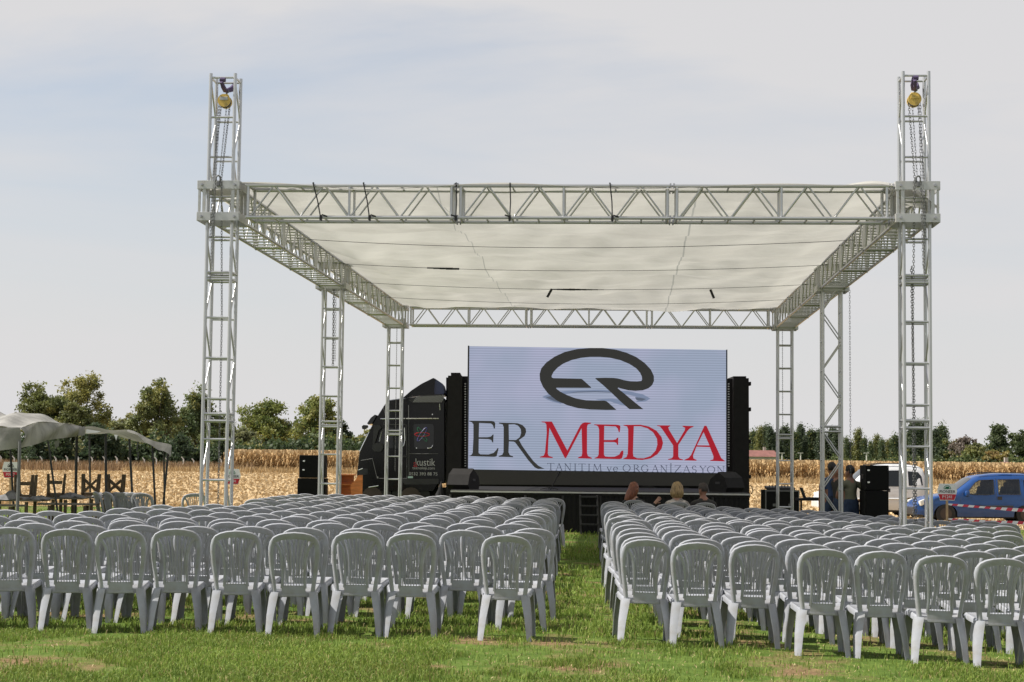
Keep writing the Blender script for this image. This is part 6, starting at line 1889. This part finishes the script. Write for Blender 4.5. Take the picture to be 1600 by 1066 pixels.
# ------------------------------------------------------------------ corn, dry grass, straw, lawn
def blades(name, xy, hgt, wid, lean, cols_fn, mtl, seed, zoff=0.0):
    r = np.random.default_rng(seed)
    n = len(xy)
    th = r.uniform(0, 2 * np.pi, n); d = np.stack([np.cos(th), np.sin(th)], 1)
    ld = r.uniform(0, 2 * np.pi, n); L = np.stack([np.cos(ld), np.sin(ld)], 1) * (lean * r.random(n) * hgt)[:, None]
    z0 = gz_np(xy[:, 0]) + zoff
    v = np.empty((n, 5, 3))
    w = wid[:, None] * 0.5
    v[:, 0, :2] = xy - d * w; v[:, 1, :2] = xy + d * w; v[:, 0, 2] = v[:, 1, 2] = z0 - 0.005
    v[:, 2, :2] = xy + d * w * .75 + L * .35; v[:, 3, :2] = xy - d * w * .75 + L * .35; v[:, 2, 2] = v[:, 3, 2] = z0 + hgt * 0.55
    v[:, 4, :2] = xy + L; v[:, 4, 2] = z0 + hgt * (1 - 0.25 * lean)
    b = np.arange(n)[:, None] * 5
    me = mesh_np(name, v.reshape(-1, 3), b + np.array([[0, 1, 2, 3]]), b + np.array([[3, 2, 4]]))
    c = cols_fn(r, n, xy)
    k = np.array([0.8, 0.8, 1.0, 1.0, 1.15])
    set_cols(me, (c[:, None, :] * np.ones((1, 5, 1))).reshape(-1, 3))
    me.materials.append(mtl)
    return link(name, me)
# standing dry corn
def corn(n, x0, x1, y0, y1, h0, seed):
    r = np.random.default_rng(seed)
    X, Y = r.uniform(x0, x1, n), r.uniform(y0, y1, n)
    H = h0 * r.uniform(.86, 1.08, n)
    V, Q, C = [], [], []
    z0 = gz_np(X)
    up = np.array([0, 0, 1.0])
    th = r.uniform(0, 6.283, n)
    base = np.stack([X, Y, z0], 1)
    d = np.stack([np.cos(th), np.sin(th), 0 * th], 1)
    parts = []
    def quad(a, b_, c, e, col): parts.append((np.stack([a, b_, c, e], 1), col))
    tone = r.uniform(.75, 1.2, (n, 1))
    stalk = np.array([[.42, .28, .13]]) * tone
    quad(base - d * .03, base + d * .03, base + d * .02 + up * H[:, None], base - d * .02 + up * H[:, None], stalk)
    for k in range(6):
        a = r.uniform(0, 6.283, n); dd = np.stack([np.cos(a), np.sin(a), 0 * a], 1); sd = np.stack([-np.sin(a), np.cos(a), 0 * a], 1)
        s = base + up * (H * r.uniform(.2, .85, n))[:, None]
        ln = r.uniform(.35, .7, (n, 1))
        mid = s + dd * ln * .45 + up * .22
        tip = s + dd * ln * .9 - up * r.uniform(.05, .45, (n, 1))
        col = np.array([[.54, .37, .18]]) * r.uniform(.6, 1.25, (n, 1)) * np.array([[1, .98, .92]])
        quad(s - sd * .03, s + sd * .03, mid + sd * .05, mid - sd * .05, col)
        quad(mid - sd * .05, mid + sd * .05, tip + sd * .01, tip - sd * .01, col)
    a = r.uniform(0, 6.283, n); dd = np.stack([np.cos(a), np.sin(a), 0 * a], 1)
    quad(base + up * (H * .97)[:, None] - dd * .06, base + up * (H * .97)[:, None] + dd * .06, base + up * (H + .22)[:, None] + dd * .12, base + up * (H + .20)[:, None] - dd * .14, np.array([[.50, .36, .19]]) * tone)
    v = np.concatenate([p[0].reshape(-1, 3) for p in parts])
    c = np.concatenate([np.repeat(p[1], 4, 0) for p in parts])
    me = mesh_np('corn', v, np.arange(len(v)).reshape(-1, 4))
    set_cols(me, c); me.materials.append(M['straw'])
    return me
xl_, xr_ = at(352, 700, 185).x, 95
cm = corn(15000, xl_, xr_, 184, 192, 2.15, 1)
tag(link('corn_field', cm), 'strip of standing dry corn behind the stubble', 'corn', kind='stuff')
tag(link('corn_field', corn(15000, xl_, 110, 192, 255, 2.2, 2)), 'standing dry corn farther back', 'corn', kind='stuff')
def straw_cols(lo, hi):
    def f(r, n, xy):
        t = r.random((n, 1)); return (np.array([lo]) * (1 - t) + np.array([hi]) * t) * r.uniform(.75, 1.15, (n, 1))
    return f
n = 16000
xy = np.stack([rng.uniform(-40, 95, n), 177 + 7.5 * rng.random(n)], 1)
tag(blades('dry_grass', xy, rng.uniform(.45, .95, n), np.full(n, .07), .5, straw_cols((.33, .225, .105), (.50, .365, .19)), M['straw'], 4), 'strip of tall dry grass before the corn', 'dry grass', kind='stuff')
n = 13000
xy = np.stack([rng.uniform(-90, -27, n), 180 + 16 * rng.random(n)], 1)
tag(blades('dry_grass', xy, rng.uniform(.7, 1.45, n), np.full(n, .07), .5, straw_cols((.19, .12, .065), (.31, .21, .11)), M['straw'], 5), 'brownish dry grass along the left fence', 'dry grass', kind='stuff')
n = 60000
yy = 51 + (178 - 51) * rng.random(n) ** 1.4
xy = np.stack([rng.uniform(-1, 1, n) * (10 + yy * 0.36) + yy * 0.01, yy], 1)
tag(blades('stubble', xy, rng.uniform(.05, .16, n) * (1 + yy / 220), rng.uniform(.04, .12, n) * (1 + yy / 120), 1.4, straw_cols((.44, .315, .165), (.62, .48, .285)), M['straw'], 6), 'cut straw stubble on the field', 'stubble', kind='stuff')
# lawn
def lawn_xy(n, y0, y1, seed, half=0.40, pw=1.0):
    r = np.random.default_rng(seed)
    y = y0 + (y1 - y0) * r.random(n) ** pw
    x = r.uniform(-1, 1, n) * (y * half + .8)
    return np.stack([x, y], 1)
def lawn_keep(xy, r, bare=.52, soft=.16):
    f = fbm(xy[:, 0] * .85 + 40, xy[:, 1] * .55 + 11) * .6 + .4 * fbm(xy[:, 0] * 3.1 + 3, xy[:, 1] * 2.6 + 5)
    return r.random(len(xy)) < np.clip((f - (bare - soft)) / (2 * soft), 0.06, 1)
def lawn_cols(r, n, xy):
    t = r.random((n, 1)); g = np.array([[.105, .172, .027]]) * (1 - t) + np.array([[.270, .345, .068]]) * t
    p = fbm(xy[:, 0] * .7 + 9, xy[:, 1] * .7)[:, None]
    g = g * (0.72 + .6 * p)
    s = (r.random((n, 1)) < .07)
    return np.where(s, np.array([[.40, .32, .14]]) * r.uniform(.6, 1.1, (n, 1)), g)
allxy, hh, ww = [], [], []
for (n, y0, y1, h0, h1, w, sd) in ((215000, 10.2, 14.4, .025, .062, .0065, 1), (112000, 14.2, 19.0, .03, .085, .008, 2), (75000, 19, 31, .05, .11, .012, 3), (26000, 31, 52, .05, .10, .02, 4)):
    q = lawn_xy(n, y0, y1, 100 + sd)
    r_ = np.random.default_rng(200 + sd)
    q = q[lawn_keep(q, r_, .50, .065)]
    tuft = fbm(q[:, 0] * 6, q[:, 1] * 6)
    allxy.append(q); hh.append(r_.uniform(h0, h1, len(q)) * (.5 + tuft)); ww.append(np.full(len(q), w) * r_.uniform(.7, 1.3, len(q)))
xy = np.concatenate(allxy)
tag(blades('lawn_grass', xy, np.concatenate(hh), np.concatenate(ww), .9, lawn_cols, M['grass'], 9), 'short green grass of the lawn under the chairs', 'grass', kind='stuff')
# loose straw lying on the bare earth
n = 9000
q = lawn_xy(n, 10.3, 22, 77)
tag(blades('loose_straw', q, rng.uniform(.012, .03, n), rng.uniform(.004, .009, n), 4.0, straw_cols((.40, .30, .14), (.62, .50, .28)), M['straw'], 11), 'loose straw scattered on the lawn', 'straw', kind='stuff')
